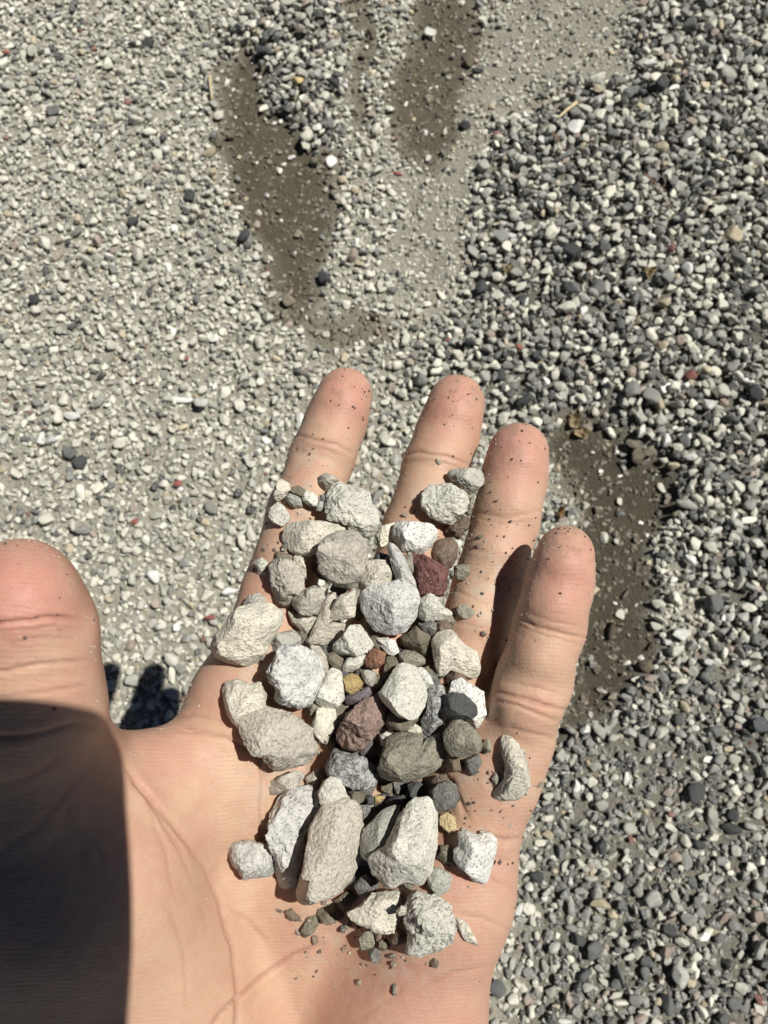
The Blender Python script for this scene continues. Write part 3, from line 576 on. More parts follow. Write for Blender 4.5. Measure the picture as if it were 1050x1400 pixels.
# ------------------------------------------------------------------ stones lying in the hand
# each: origin and scale of the traced crop, material, layer (0 lowest), thickness, roughness, label, outline
A_, B_, C_, D_, E_, F_, G_, H_ = (280, 640), (480, 640), (280, 800), (480, 800), (290, 960), (480, 960), (290, 1120), (480, 1120)
O_ = None    # outline already in photo pixels
HAND_STONES = [
 (O_, 'pale', 1, .34, 1.3, 'large pale pitted block lying across the index finger', [(461,658),(480,665),(492,667),(504,674),(508,688),(518,700),(518,715),(510,728),(498,735),(484,724),(468,714),(450,711),(443,694),(446,680),(449,669)]),
 (A_, 'cream', 0, .40, .8, 'small cream wedge, topmost of the bits on the left of the index finger', [(520,70),(575,105),(585,160),(545,205),(490,230),(455,190),(480,150),(490,95)]),
 (A_, 'pale', 0, .40, 1.2, 'small pale speckled pebble below the cream wedge on the index finger', [(490,228),(540,260),(585,330),(575,370),(525,398),(460,375),(420,325),(440,275)]),
 (A_, 'grey', 0, .40, 1.3, 'small grey wrinkled pebble in the row across the index finger', [(590,165),(640,170),(680,230),(665,275),(600,270),(545,225),(550,190)]),
 (A_, 'olive', 0, .35, .8, 'tiny dark olive pebble behind the row on the index finger', [(590,130),(640,118),(690,150),(680,195),(620,180),(585,165)]),
 (A_, 'pale', 0, .40, 1.3, 'small pale knobbly pebble at the right of the row on the index finger', [(690,150),(740,165),(780,205),(775,260),(720,265),(675,235),(660,185)]),
 (A_, 'grey', 0, .45, 1.0, 'tiny grey chip hanging at the end of the index finger row', [(790,215),(820,225),(800,295),(755,290),(765,255)]),
 (A_, 'dgrey', 0, .40, 1.0, 'tiny dark chip against the left side of the large pitted block', [(780,185),(830,178),(835,225),(790,225)]),
 (A_, 'beige', 0, .45, .5, 'egg-shaped beige pebble highest up on the index finger', [(820,30),(880,45),(915,80),(870,120),(830,165),(790,155),(762,110),(765,65)]),
 (A_, 'cream', 1, .42, .6, 'long cream wedge-shaped stone left of the big round stone', [(520,480),(545,410),(600,375),(720,360),(830,370),(950,370),(1000,385),(960,450),(880,510),(790,560),(700,610),(620,590),(560,550)]),
 (O_, 'beige', 2, .46, .9, 'big round brownish grey stone near the index finger base', [(434,758),(438,742),(448,733),(465,727),(488,729),(501,746),(501,767),(493,792),(478,806),(457,802),(436,783)]),
 (A_, 'pale', 0, .35, .7, 'small pale shard leaning out over the edge of the index finger', [(320,650),(385,608),(430,650),(415,700),(420,740),(395,755),(355,720),(355,685)]),
 (A_, 'olive', 0, .40, .8, 'small dark olive stone under the long cream wedge', [(485,570),(530,575),(600,600),(590,630),(500,640),(480,610)]),
 (A_, 'cream', 1, .38, .6, 'narrow cream triangular stone with a smooth face left of the big round stone', [(605,600),(640,600),(690,625),(690,740),(695,800),(660,740),(610,670)]),
 (O_, 'beige', 1, .42, 1.4, 'upright beige rugged lump at the left rim of the pile', [(366,770),(380,765),(396,767),(408,778),(414,792),(414,806),(402,820),(392,834),(384,843),(375,836),(371,812),(368,790)]),
 (C_, 'grey', 0, .42, 1.0, 'small grey knob peeking over the large pale stone on the left', [(255,130),(290,75),(360,55),(405,90),(420,140),(380,170),(300,180),(260,165)]),
 (C_, 'cream', 1, .36, .9, 'large pale lumpy stone jutting out over the left edge of the hand', [(20,420),(60,350),(130,280),(165,210),(220,165),(330,140),(430,150),(520,215),(500,290),(440,390),(380,510),(310,550),(240,570),(150,555),(60,520),(15,470)]),
 (C_, 'beige', 1, .42, .9, 'rounded brownish lump beside the upright beige lump', [(590,100),(660,45),(740,12),(800,35),(815,90),(770,190),(720,215),(640,190),(590,140)]),
 (C_, 'cream', 0, .38, .4, 'cream three-cornered stone below the rounded brownish lump', [(550,165),(620,200),(700,205),(760,225),(740,290),(695,345),(640,305),(590,270)]),
 (C_, 'tan', 0, .34, .9, 'dusty tan column-like stone in the upper middle of the pile', [(820,70),(920,55),(890,110),(860,180),(870,250),(960,270),(940,340),(890,400),(810,430),(760,420),(700,430),(680,400),(720,330),(760,250),(800,140)]),
 (C_, 'cream', 1, .42, .5, 'pale angular block just below the big round stone', [(870,140),(930,70),(1030,35),(1030,130),(1020,225),(950,240),(880,250),(850,210)]),
 (C_, 'grey', 0, .40, .9, 'dull purplish grey stone behind the large bluish white rock', [(440,400),(500,330),(600,315),(650,360),(655,420),(560,440),(480,470),(430,490)]),
 (C_, 'blue', 2, .42, 1.5, 'large rugged bluish white rock in the left of the pile', [(470,520),(500,440),(560,420),(650,420),(720,470),(790,560),(800,640),(760,760),(700,850),(600,865),(520,855),(455,815),(480,730),(430,680),(410,620),(440,570)]),
 (C_, 'tan', 1, .40, .7, 'tan stone squeezed against the right of the bluish white rock', [(710,420),(780,430),(830,500),(842,570),(805,650),(770,600),(740,500)]),
 (O_, 'cream', 0, .42, .9, 'pale blocky stone at the root of the index finger, under a tan rock', [(298,950),(302,938),(320,932),(340,938),(354,934),(363,952),(362,968),(350,976),(335,988),(322,1002),(310,987),(299,968)]),
 (C_, 'olive', 0, .42, .5, 'small olive stone left of the long smooth pale pebble', [(830,480),(880,460),(945,510),(935,600),(870,575),(835,525)]),
 (O_, 'pale', 1, .42, .3, 'long smooth pale pebble beside the rust coloured bit', [(468,912),(474,902),(490,895),(501,897),(498,908),(482,919),(470,920)]),
 (O_, 'pale', 1, .36, 1.2, 'pale creased stone left of the small rust coloured bit', [(455,884),(468,870),(478,856),(492,856),(502,870),(511,884),(500,892),(486,896),(468,898),(456,894)]),
 (C_, 'pale', 1, .42, .4, 'pale smooth teardrop stone right of the bluish white rock', [(755,790),(800,680),(830,610),(875,580),(930,620),(945,720),(950,790),(900,845),(830,850),(770,830)]),
 (O_, 'ochre', 0, .42, .8, 'small yellow ochre stone in the centre of the pile', [(467,928),(480,922),(489,925),(497,936),(492,948),(478,951),(469,945)]),
 (O_, 'purple', 0, .40, .9, 'dark purplish stone under the yellow ochre one', [(470,955),(488,947),(506,938),(509,950),(492,963),(473,966)]),
 (O_, 'grey', 1, .42, 1.3, 'dark grey crumbly clump lodged between middle and ring finger', [(613,648),(618,642),(630,640),(645,640),(658,643),(664,655),(660,662),(650,672),(643,676),(632,665),(619,658)]),
 (B_, 'pale', 1, .44, 1.6, 'knobbly pale grey nugget on the middle finger', [(485,180),(540,120),(680,105),(760,150),(810,220),(790,290),(740,340),(690,390),(620,370),(540,330),(485,270)]),
 (B_, 'brown', 0, .42, 1.4, 'dark brown crumbly lump below the knobbly grey nugget', [(640,400),(710,370),(770,325),(810,340),(825,400),(780,440),(740,495),(690,460),(640,450)]),
 (B_, 'green', 0, .40, .5, 'thin grey sliver along the ring finger beside the nugget', [(795,240),(850,170),(835,270),(810,335),(780,310)]),
 (B_, 'white', 1, .40, .5, 'white smooth stone with fine black dots near the middle finger base', [(295,395),(330,365),(450,370),(550,385),(595,430),(580,500),(500,580),(430,600),(350,560),(290,480)]),
 (B_, 'cream', 0, .36, 1.3, 'cream gritty fragment shaded by the white dotted stone', [(160,460),(200,395),(300,370),(310,440),(280,510),(210,540),(180,520)]),
 (B_, 'brown', 0, .40, .6, 'rounded brown stone above the dark red one', [(545,580),(600,490),(690,475),(740,530),(730,620),(690,690),(630,690),(560,640)]),
 (B_, 'maroon', 1, .40, 1.3, 'dark red rugged stone in the upper right of the pile', [(405,640),(430,600),(500,600),(580,640),(670,700),(650,790),(665,810),(620,885),(540,870),(460,880),(450,790),(430,720)]),
 (B_, 'green', 0, .42, .6, 'small greenish cube-like stone on the ring finger', [(705,670),(760,660),(820,665),(815,720),(780,770),(720,765),(705,730)]),
 (B_, 'blue', 1, .45, .5, 'slim upright bluish sliver left of the dark red stone', [(250,540),(265,505),(330,560),(370,620),(400,700),(445,790),(450,830),(320,800),(290,710),(265,620)]),
 (B_, 'cream', 1, .42, .8, 'folded cream stone right of the big round brownish stone', [(40,700),(90,645),(180,630),(240,640),(270,710),(295,800),(200,840),(120,825),(60,840)]),
 (O_, 'blue', 2, .44, 1.0, 'large blue-grey pitted stone in the upper centre of the pile', [(493,815),(507,802),(532,798),(549,794),(570,809),(574,825),(568,846),(553,867),(532,869),(511,863),(495,838)]),
 (B_, 'olive', 0, .25, .3, 'tiny flat olive flake lying alone on the ring finger', [(852,470),(875,455),(902,455),(908,468),(880,486)]),
 (D_, 'pale', 1, .38, .9, 'pale pointed stone right of the large blue-grey stone', [(470,110),(540,60),(580,80),(620,140),(690,190),(695,215),(610,240),(510,250),(465,230)]),
 (D_, 'green', 0, .25, .3, 'flat oval grey-green pebble lying alone at the ring finger base', [(720,175),(750,130),(800,135),(850,185),(820,225),(770,235),(730,210)]),
 (D_, 'olive', 0, .42, .6, 'dark olive angular stone below the large blue-grey stone', [(320,385),(400,330),(450,270),(520,330),(560,360),(552,460),(540,540),(490,490),(420,460),(340,430)]),
 (D_, 'dgrey', 0, .40, .9, 'small dark grey stone under the pale pointed stone', [(450,265),(520,248),(590,258),(585,320),(560,365),(505,325)]),
 (D_, 'brown', 0, .38, .9, 'small brown crumb right of the pale pointed stone base', [(590,260),(660,243),(695,290),(640,335),(590,315)]),
 (D_, 'cream', 1, .38, .8, 'cream bird-shaped stone on the right rim of the pile', [(560,400),(600,345),(690,320),(740,370),(790,430),(880,480),(915,570),(880,640),(820,660),(770,630),(720,600),(690,590),(660,610),(640,665),(600,630),(580,540)]),
 (D_, 'green', 0, .42, .6, 'lens-shaped grey-olive stone above the big smooth pale stone', [(325,475),(370,447),(440,455),(512,500),(520,545),(440,575),(370,560),(328,522)]),
 (D_, 'white', 1, .40, .3, 'small white faceted chip below the large blue-grey stone', [(165,375),(250,365),(300,385),(330,460),(290,485),(250,475),(200,420)]),
 (D_, 'rust', 1, .44, 1.2, 'small rust coloured crumbly stone in the middle of the pile', [(95,520),(120,460),(170,430),(237,475),(225,540),(170,582),(108,562)]),
 (D_, 'olive', 0, .42, .7, 'upright olive splinter left of the big smooth pale stone', [(240,500),(280,478),(325,520),(332,560),(270,615),(220,690),(195,650),(220,590)]),
 (D_, 'grey', 0, .42, .6, 'small grey stone right of the yellow ochre one', [(58,590),(110,578),(172,600),(172,660),(140,702),(85,662)]),
 (D_, 'pale', 2, .42, .3, 'big smooth pale stone like a rounded triangle at the pile centre', [(190,750),(240,690),(300,600),(350,560),(440,580),(500,700),(525,780),(520,830),(450,900),(400,915),(300,880),(220,810)]),
 (D_, 'white', 1, .42, .6, 'white knobbly stone tucked behind the big smooth pale one', [(420,580),(490,573),(540,620),(562,670),(522,750),(470,700)]),
 (D_, 'olive', 0, .40, .8, 'tiny dark olive bit between the smooth pale and cream stones', [(470,575),(530,553),(548,600),(535,630),(490,610)]),
 (O_, 'pepper', 0, .42, 1.1, 'dark salt-and-pepper stone right of the big smooth pale stone', [(586,945),(600,936),(611,944),(610,962),(612,990),(598,1003),(586,1013),(578,1003),(576,988),(584,970)]),
 (O_, 'white', 0, .36, 1.1, 'white gritty stone half hidden behind the black one', [(614,948),(618,934),(632,928),(650,940),(663,948),(664,966),(668,980),(662,998),(656,1008),(646,996),(634,984),(616,970)]),
 (O_, 'charcoal', 1, .38, .5, 'flat black stone leaning on a white gritty one', [(609,974),(610,954),(620,950),(636,952),(652,968),(654,980),(640,985),(620,986),(610,982)]),
 (F_, 'green', 1, .44, .3, 'rounded square grey-green stone below the black one', [(640,240),(690,170),(730,135),(800,160),(850,200),(890,260),(900,330),(860,370),(770,390),(690,380),(645,310)]),
 (F_, 'brown', 0, .38, .8, 'small brown stone under the rounded square one', [(665,400),(740,390),(780,430),(760,480),(690,475)]),
 (F_, 'dgrey', 0, .40, .9, 'small dark greenish chip below the rounded square stone', [(780,400),(880,370),(900,420),(870,460),(880,490),(830,515),(790,460)]),
 (F_, 'green', 0, .38, .6, 'tiny grey-green bit right of the rounded square stone', [(900,290),(940,250),(962,290),(955,350),(910,370)]),
 (O_, 'pbrown', 2, .44, 1.4, 'purplish brown porous stone in the centre of the pile', [(460,1011),(466,992),(474,978),(486,968),(498,959),(520,957),(528,976),(524,997),(512,1010),(503,1019),(498,1033),(470,1030),(460,1019)]),
 (F_, 'olive', 0, .44, .3, 'rounded olive stone right of the purplish brown one', [(235,170),(250,90),(340,70),(450,75),(505,55),(480,120),(420,180),(360,215),(280,210)]),
 (F_, 'pale', 0, .38, .6, 'small pale wedge left above the big grey-olive rock', [(190,230),(240,203),(330,235),(340,265),(270,275),(208,312)]),
 (F_, 'cream', 0, .38, .6, 'small cream knob on top of the big grey-olive rock', [(375,200),(440,153),(480,180),(497,245),(430,240)]),
 (F_, 'green', 1, .40, .7, 'big grey-olive rock with a pale facet in the lower centre', [(190,470),(220,360),(250,280),(340,240),(420,230),(480,240),(510,300),(570,260),(620,240),(640,340),(630,460),(570,500),(490,540),(400,560),(290,570),(210,545)]),
 (F_, 'olive', 0, .42, .8, 'small olive nub under the left end of the big grey-olive rock', [(203,560),(290,560),(292,640),(250,648),(203,612)]),
 (O_, 'pepper', 1, .42, 1.2, 'black and white speckled stone below the purplish brown one', [(446,1050),(456,1030),(478,1035),(496,1037),(510,1052),(516,1068),(512,1078),(500,1085),(482,1080),(462,1070),(446,1062)]),
 (F_, 'dgrey', 0, .42, 1.1, 'tiny dark bit below the big grey-olive rock', [(288,565),(370,555),(382,620),(340,645),(298,605)]),
 (F_, 'charcoal', 0, .44, 1.2, 'small blue-black crumbly stone below the big grey-olive rock', [(385,570),(450,550),(497,570),(512,650),(482,722),(430,692),(400,630)]),
 (F_, 'charcoal', 0, .38, .4, 'dark slate slab above the large cream and blue rock', [(225,710),(290,650),(360,640),(420,680),(432,712),(330,742),(238,737)]),
 (F_, 'brown', 0, .42, 1.1, 'small dark brown crumb above the round dark olive lump', [(545,565),(580,508),(650,498),(692,540),(650,575),(580,590)]),
 (F_, 'dgrey', 0, .44, .9, 'dark olive-grey round lump on bare skin at the right of the pile', [(540,640),(590,590),(670,560),(740,600),(760,680),(720,740),(640,770),(580,760),(550,700)]),
 (O_, 'soil', 0, .35, 1.6, 'ragged yellowish tuft of dry soil beside the large cream and blue rock', [(602,1118),(612,1112),(622,1118),(624,1130),(627,1137),(618,1142),(608,1138),(600,1130)]),
 (F_, 'olive', 0, .42, .5, 'small olive stone under the black and white speckled one', [(-10,615),(60,605),(105,640),(85,690),(20,715),(-10,680)]),
 (F_, 'charcoal', 0, .42, .9, 'tiny black crumb below the black and white speckled stone', [(90,655),(130,640),(168,660),(165,705),(120,715)]),
 (F_, 'dgrey', 0, .42, .7, 'small dark grey stone against the right tip of the large tan rock', [(40,715),(130,715),(135,800),(75,855),(38,805)]),
 (F_, 'ochre', 0, .38, .5, 'tiny yellowish chip left of the dark slate slab', [(165,640),(200,645),(237,655),(190,692),(165,712)]),
 (O_, 'cream', 1, .34, .8, 'curved pale stone like a boomerang alone below the little finger', [(686,1007),(698,1002),(710,1019),(722,1045),(727,1078),(719,1095),(691,1109),(679,1099),(677,1088),(690,1073),(693,1050),(686,1026)]),
 (F_, 'green', 0, .38, .4, 'tiny grey chip left of the boomerang-shaped stone', [(962,525),(988,485),(1015,500),(1007,572),(980,592)]),
 (E_, 'tan', 2, .42, 1.2, 'large tan granular rock at the left rim over the palm', [(195,230),(180,130),(230,65),(340,50),(440,80),(540,110),(620,170),(690,240),(705,310),(690,400),(620,480),(500,490),(400,510),(340,440),(330,370),(250,310)]),
 (E_, 'cream', 1, .42, .8, 'small pale jagged stone right of the large tan granular rock', [(680,160),(720,60),(830,50),(850,150),(805,225),(785,260),(795,310),(740,280),(680,220)]),
 (E_, 'beige', 0, .42, .7, 'oblong mauve-beige stone under the large tan granular rock', [(355,620),(390,560),(470,510),(560,480),(630,510),(610,560),(540,615),(440,655),(370,657)]),
 (E_, 'cream', 0, .42, .6, 'small cream stone right of the oblong mauve-beige one', [(630,530),(690,480),(735,460),(767,510),(742,560),(682,628),(650,590)]),
 (E_, 'pale', 1, .42, .8, 'cream dotted stone above the large tan elongated rock', [(720,640),(760,560),(830,515),(880,530),(900,610),(942,705),(860,735),(780,730),(730,685)]),
 (O_, 'blue', 1, .36, 1.5, 'long bluish white flaky rock in the lower left of the pile', [(367,1121),(384,1092),(403,1083),(427,1085),(439,1102),(427,1126),(415,1145),(412,1169),(405,1207),(396,1230),(377,1226),(372,1192),(367,1154)]),
 (O_, 'tan', 2, .36, .9, 'largest stone, long tan rock in the lower centre of the pile', [(422,1140),(439,1111),(460,1104),(484,1107),(493,1123),(496,1154),(491,1188),(479,1216),(450,1240),(412,1253),(400,1245),(408,1216),(417,1178)]),
 (G_, 'blue', 0, .42, 1.5, 'knobbly bluish white stone farthest left on the palm', [(80,220),(140,175),(250,160),(340,190),(400,230),(410,330),(400,430),(300,445),(210,430),(180,370),(120,340)]),
 (O_, 'grey', 0, .42, .4, 'slanting grey slab between the two large lower rocks', [(496,1140),(522,1114),(546,1106),(547,1119),(529,1150),(514,1171),(494,1195),(490,1164)]),
 (O_, 'pale', 2, .40, 1.0, 'large cream and blue angular rock in the lower right of the pile', [(504,1185),(512,1174),(527,1164),(546,1130),(565,1109),(589,1107),(599,1126),(599,1164),(591,1202),(579,1226),(555,1221),(531,1228),(512,1211)]),
 (O_, 'cream', 1, .34, 1.2, 'yellowish cream jagged flake at the bottom of the pile', [(474,1252),(493,1242),(508,1230),(546,1226),(548,1245),(550,1259),(536,1283),(517,1280),(489,1269)]),
 (O_, 'pale', 1, .38, 1.9, 'pale knobbly clump, lowest large stone of the pile', [(555,1245),(570,1230),(598,1235),(617,1245),(622,1269),(620,1292),(593,1314),(570,1316),(555,1309),(560,1283),(553,1269)]),
 (H_, 'cream', 0, .22, .8, 'thin cream flake like a tail beside the lowest knobbly clump', [(680,630),(740,690),(800,720),(840,800),(885,890),(850,892),(790,850),(745,785),(690,720)]),
 (H_, 'grey', 0, .44, .9, 'round grey pebble between the cream and blue rock and the knobbly clump', [(525,430),(560,365),(610,345),(670,380),(700,430),(680,500),(630,540),(570,520),(530,480)]),
 (H_, 'white', 0, .40, .7, 'bright white angular stone alone on the heel below the little finger', [(705,240),(740,200),(735,120),(800,105),(870,140),(960,135),(1005,170),(1010,240),(980,350),(945,480),(900,495),(850,470),(800,400),(710,310)]),
 (H_, 'olive', 0, .30, .3, 'flat olive pebble between the large lower rock and the bright white stone', [(585,275),(610,190),(680,190),(697,250),(690,300),(640,312)]),
 (H_, 'brown', 0, .40, .5, 'tiny dark chip touching the right of the bright white stone', [(1000,300),(1020,273),(1037,300),(1015,320)]),
 (G_, 'olive', 0, .40, .6, 'olive oblong stone poking out below the tip of the largest tan rock', [(600,770),(650,690),(710,660),(740,720),(690,790),(630,838),(598,810)]),
 (G_, 'olive', 0, .38, .7, 'wide dark olive stone under the lower edge of the largest tan rock', [(705,650),(800,585),(880,630),(895,690),(800,735),(735,725)]),
 (G_, 'brown', 0, .38, .9, 'brown crumb at the lower left tip of the largest tan rock', [(488,640),(540,620),(605,690),(575,718),(500,685)]),
 (G_, 'olive', 0, .38, .8, 'olive stone wedged right of the largest tan rock', [(820,570),(930,500),(995,560),(890,650)]),
 (H_, 'dgrey', 0, .40, .9, 'dark grey stone left below the large cream and blue rock', [(60,410),(110,385),(165,490),(140,545),(60,545),(15,470)]),
 (H_, 'green', 0, .40, .5, 'small grey-olive pebble below the jagged cream flake', [(45,830),(110,765),(178,830),(150,892),(65,918)]),
 (H_, 'dgrey', 0, .40, .6, 'small dark pebble, lowest left one below the jagged cream flake', [(113,922),(170,882),(203,940),(182,995),(140,978)]),
 (H_, 'olive', 0, .38, .6, 'tiny olive bit between the jagged flake and the knobbly clump', [(185,850),(240,825),(265,870),(232,918),(186,898)]),
 (H_, 'brown', 0, .38, .7, 'small tan-brown stone left of the lowest knobbly clump', [(265,862),(320,770),(385,795),(390,840),(320,885)]),
 (H_, 'cream', 1, .40, .4, 'tiny cream pebble right of the jagged cream flake', [(303,640),(345,602),(383,620),(372,662),(330,668)]),
 (H_, 'brown', 0, .40, .8, 'tiny dark grain just under the lowest knobbly clump', [(538,982),(570,953),(603,985),(592,1028),(548,1017)]),
]
# depth of the hand (then of the pile) along the camera's view, on a 3-pixel grid: stones settle onto it
SX0, SY0, ST = 230, 580, 3
sxs = np.arange(SX0, 830, ST); sys_ = np.arange(SY0, 1400, ST)
_bvh = BVHTree.FromPolygons([tuple(v) for v in HV], [tuple(q) for q in HQ.tolist()])
DEP = np.full((len(sxs), len(sys_)), 9.0)
for i, x in enumerate(sxs):
    for j, y in enumerate(sys_):
        d = Vector(((x-CX)/F, (CY-y)/F, -1.0)); h = _bvh.ray_cast(Vector((0, 0, 0)), d)
        if h[0] is not None: DEP[i, j] = -h[0].z
def outline_radius(poly, th):
    c = np.zeros(len(th)); dx, dy = np.cos(th), np.sin(th); n = len(poly)
    for i in range(n):
        a = poly[i]; b = poly[(i+1) % n]; e = b-a
        den = dx*e[1]-dy*e[0]; den = np.where(abs(den) < 1e-9, 1e-9, den)
        t = (a[0]*e[1]-a[1]*e[0])/den; u = (a[0]*dy-a[1]*dx)/den
        c = np.where((u >= -1e-6) & (u <= 1+1e-6) & (t > 0), np.maximum(c, t), c)
    return c
def centroid(p):
    x, y = p[:, 0], p[:, 1]; x2, y2 = np.roll(x, -1), np.roll(y, -1); w = x*y2-x2*y; A = w.sum()/2
    return np.array((((x+x2)*w).sum()/(6*A), ((y+y2)*w).sum()/(6*A))), abs(A)
def hand_stone(idx, org, mat, layer, thick, rough, label, pts, group=None):
    p = np.array(pts, float)
    if org: p = np.array(org)+p/5.0
    c, area = centroid(p); q = (p-c)*(1.07 if layer > 0 else 1.03); size = math.sqrt(area)
    sub = 6 if size > 58 else 5 if size > 18 else 4
    if group: sub = 4
    v, f = ico(sub); r = np.random.default_rng(900+idx)
    th = np.arctan2(v[:, 1], v[:, 0]); rho = np.hypot(v[:, 0], v[:, 1])
    tt = np.linspace(-np.pi, np.pi, 361); rr = outline_radius(q, tt); rr = np.convolve(np.concatenate((rr[-7:-1], rr, rr[1:7])), np.ones(3)/3, 'same')[6:-6]
    R = np.interp(th, tt, rr)
    T = thick*size*1.25
    x = v[:, 0]/np.maximum(rho, 1e-6)*R*rho**.72; y = v[:, 1]/np.maximum(rho, 1e-6)*R*rho**.72
    z = np.sign(v[:, 2])*np.abs(v[:, 2])**.85*T
    W = np.stack((x, y, z), 1)/size; o = Vector(r.random(3)*90)
    nv = W/np.linalg.norm(W, axis=1, keepdims=True)
    flat = np.array((.55, .55, 1.0)); big = r.uniform(1.6, 2.8)
    d1 = np.array([mnoise.fractal(Vector(a)*big+o, 1.0, 2.0, 3) for a in W]); W = W+nv*((.07+.05*rough)*d1)[:, None]*flat
    for _ in range(13 if rough < 1.2 else 9):       # broken faces turned towards the viewer and the sides
        m = np.array((r.normal(), r.normal(), abs(r.normal())*.8+.22)); m /= np.linalg.norm(m); pr = W@m; h = np.quantile(pr, r.uniform(.70, .92))
        W = W-np.where(pr > h, pr-h, 0)[:, None]*m*.94*np.array((.8, .8, 1))
    frq = r.uniform(6, 11)*(1+size/160); st = np.array((1, 1, 1.0)); st[r.integers(3)] = r.choice((1.0, 1.0, .35))   # some stones are layered
    d2 = np.array([mnoise.fractal(Vector(a*st)*frq+o, .95, 2.2, 5) for a in W]); d4 = np.array([mnoise.ridged_multi_fractal(Vector(a*st)*r.uniform(2.0, 2.01)+o, 1.0, 2.3, 4, 1.0, 2.0) for a in W])
    W = W+nv*((.008+.020*rough)*r.uniform(.6, 1.3)*d2-.028*rough*(d4-1.0))[:, None]*flat
    if rough > 1.15:
        d3 = np.array([mnoise.voronoi(Vector(a)*(6.0+size/25)+o)[0][0] for a in W]); W = W+nv*(.11*(rough-.7)*(.30-d3))[:, None]*flat
    W *= size
    t2 = np.arctan2(W[:, 1], W[:, 0]); nb = 90; bi = ((t2+np.pi)/(2*np.pi)*nb).astype(int) % nb       # keep the traced outline after chipping
    cur = np.full(nb, 1e-3); np.maximum.at(cur, bi, np.hypot(W[:, 0], W[:, 1])); cur = np.maximum(cur, .5*(np.roll(cur, 1)+np.roll(cur, -1)))
    sc = np.clip(np.interp(-np.pi+(np.arange(nb)+.5)*2*np.pi/nb, tt, rr)/cur, .5, 2.0)
    sc = (np.roll(sc, 1)+2*sc+np.roll(sc, -1))/4; ff = (t2+np.pi)/(2*np.pi)*nb-.5; f0 = np.floor(ff).astype(int); fr = ff-f0
    W[:, :2] *= (sc[f0 % nb]*(1-fr)+sc[(f0+1) % nb]*fr)[:, None]
    gxi = ((c[0]+W[:, 0]-SX0)/ST).round().astype(int); gyi = ((c[1]+W[:, 1]-SY0)/ST).round().astype(int)
    ok = (gxi >= 0) & (gxi < len(sxs)) & (gyi >= 0) & (gyi < len(sys_))
    bk = ok & (W[:, 2] < 0); sup = DEP[gxi[bk], gyi[bk]]; zz = W[bk, 2]; g = sup < 1
    need = sup[g]/(1-zz[g]/F)
    d = np.quantile(need, .12 if layer == 0 else .07) if g.any() else .2
    DD = d*(1-W[:, 2]/F)
    np.minimum.at(DEP, (gxi[ok], gyi[ok]), DD[ok])
    cc = np.stack(((c[0]+W[:, 0]-CX)/F*d, (CY-c[1]-W[:, 1])/F*d, -DD), 1)
    ctr = cam_pt(c[0], c[1], d)
    me = mesh_from('stone', (cc-ctr)@ROT, f[:, ::-1])
    add('stone', me, STONE[mat], to_world(ctr), label, 'stone', group)
PILE = [(400, 780), (440, 745), (560, 745), (590, 800), (640, 930), (640, 1000), (590, 1080), (590, 1200), (540, 1250), (430, 1220), (440, 1100), (460, 1050), (420, 960), (400, 900), (390, 850)]
DEP0 = DEP.copy()
rf = random.Random(3); nfill = 0; spots = []
while nfill < 90:
    x, y = rf.uniform(400, 640), rf.uniform(740, 1250)
    if not poly_in(np.array([x]), np.array([y]), PILE)[0] or any(math.hypot(x-a, y-b) < 19 for a, b in spots):
        rf.random(); nfill += .02; continue
    spots.append((x, y)); R = rf.uniform(11, 19); k = rf.randint(6, 8)
    pts = [(x+R*rf.uniform(.75, 1.1)*math.cos(6.283*t/k), y+R*rf.uniform(.7, 1.05)*math.sin(6.283*t/k)) for t in range(k)]
    hand_stone(400+len(spots), None, rf.choice(('olive', 'dgrey', 'brown', 'charcoal', 'green', 'purple', 'olive', 'dgrey')), 0, .42, .9, 'small dark fragment filling the gaps deep inside the pile', pts, 'dark fragments deep in the pile'); nfill += 1
for i, s in sorted(enumerate(HAND_STONES), key=lambda t: t[1][2]):
    hand_stone(i, *s)

# ------------------------------------------------------------------ the phone that takes the picture: its shadow falls over the thumb
def rounded_slab(w0, w1, h0, h1, z0, z1, r, seg=8, bev=.0012):
    def ring(ins, z):
        out = []
        for cx, cy, a0 in ((w1-r, h1-r, 0), (w0+r, h1-r, 90), (w0+r, h0+r, 180), (w1-r, h0+r, 270)):
            for k in range(seg+1):
                a = math.radians(a0+90*k/seg); out.append((cx+(r-ins)*math.cos(a), cy+(r-ins)*math.sin(a), z))
        return out
    rings = [ring(bev, z0), ring(bev*.3, z0+bev*.3), ring(0, z0+bev), ring(0, z1-bev), ring(bev*.3, z1-bev*.3), ring(bev, z1)]
    n = len(rings[0]); bm = bmesh.new(); vs_ = [[bm.verts.new(p) for p in R] for R in rings]
    for a, b in zip(vs_[:-1], vs_[1:]):
        for i in range(n): bm.faces.new((a[i], a[(i+1) % n], b[(i+1) % n], b[i]))
    bm.faces.new(vs_[0][::-1]); bm.faces.new(vs_[-1]); me = bpy.data.meshes.new('phone'); bm.to_mesh(me); bm.free(); return me
def plain(name, col, rough, metal=0):
    m, n, l, b = nodes_of(name); b.inputs['Roughness'].default_value = rough; b.inputs['Metallic'].default_value = metal
    t = N(n, 'ShaderNodeTexNoise', Scale=300.0, Detail=3.0); l.new(mixc(n, l, t.outputs[0], [c*.85 for c in col], [c*1.15 for c in col]), b.inputs['Base Color']); return m
phone = bpy.data.objects.new('smartphone', None); COL.objects.link(phone); phone.location = CAM; phone.rotation_euler = cam.rotation_euler
phone['label'] = 'dark smartphone held over the hand, shown only by its shadow across the thumb'; phone['category'] = 'smartphone'
add('body', rounded_slab(-.037, .039, -.130, .030, .0062, .0138, .0095), plain('phone_shell', (.03, .03, .035), .4), parent=phone)
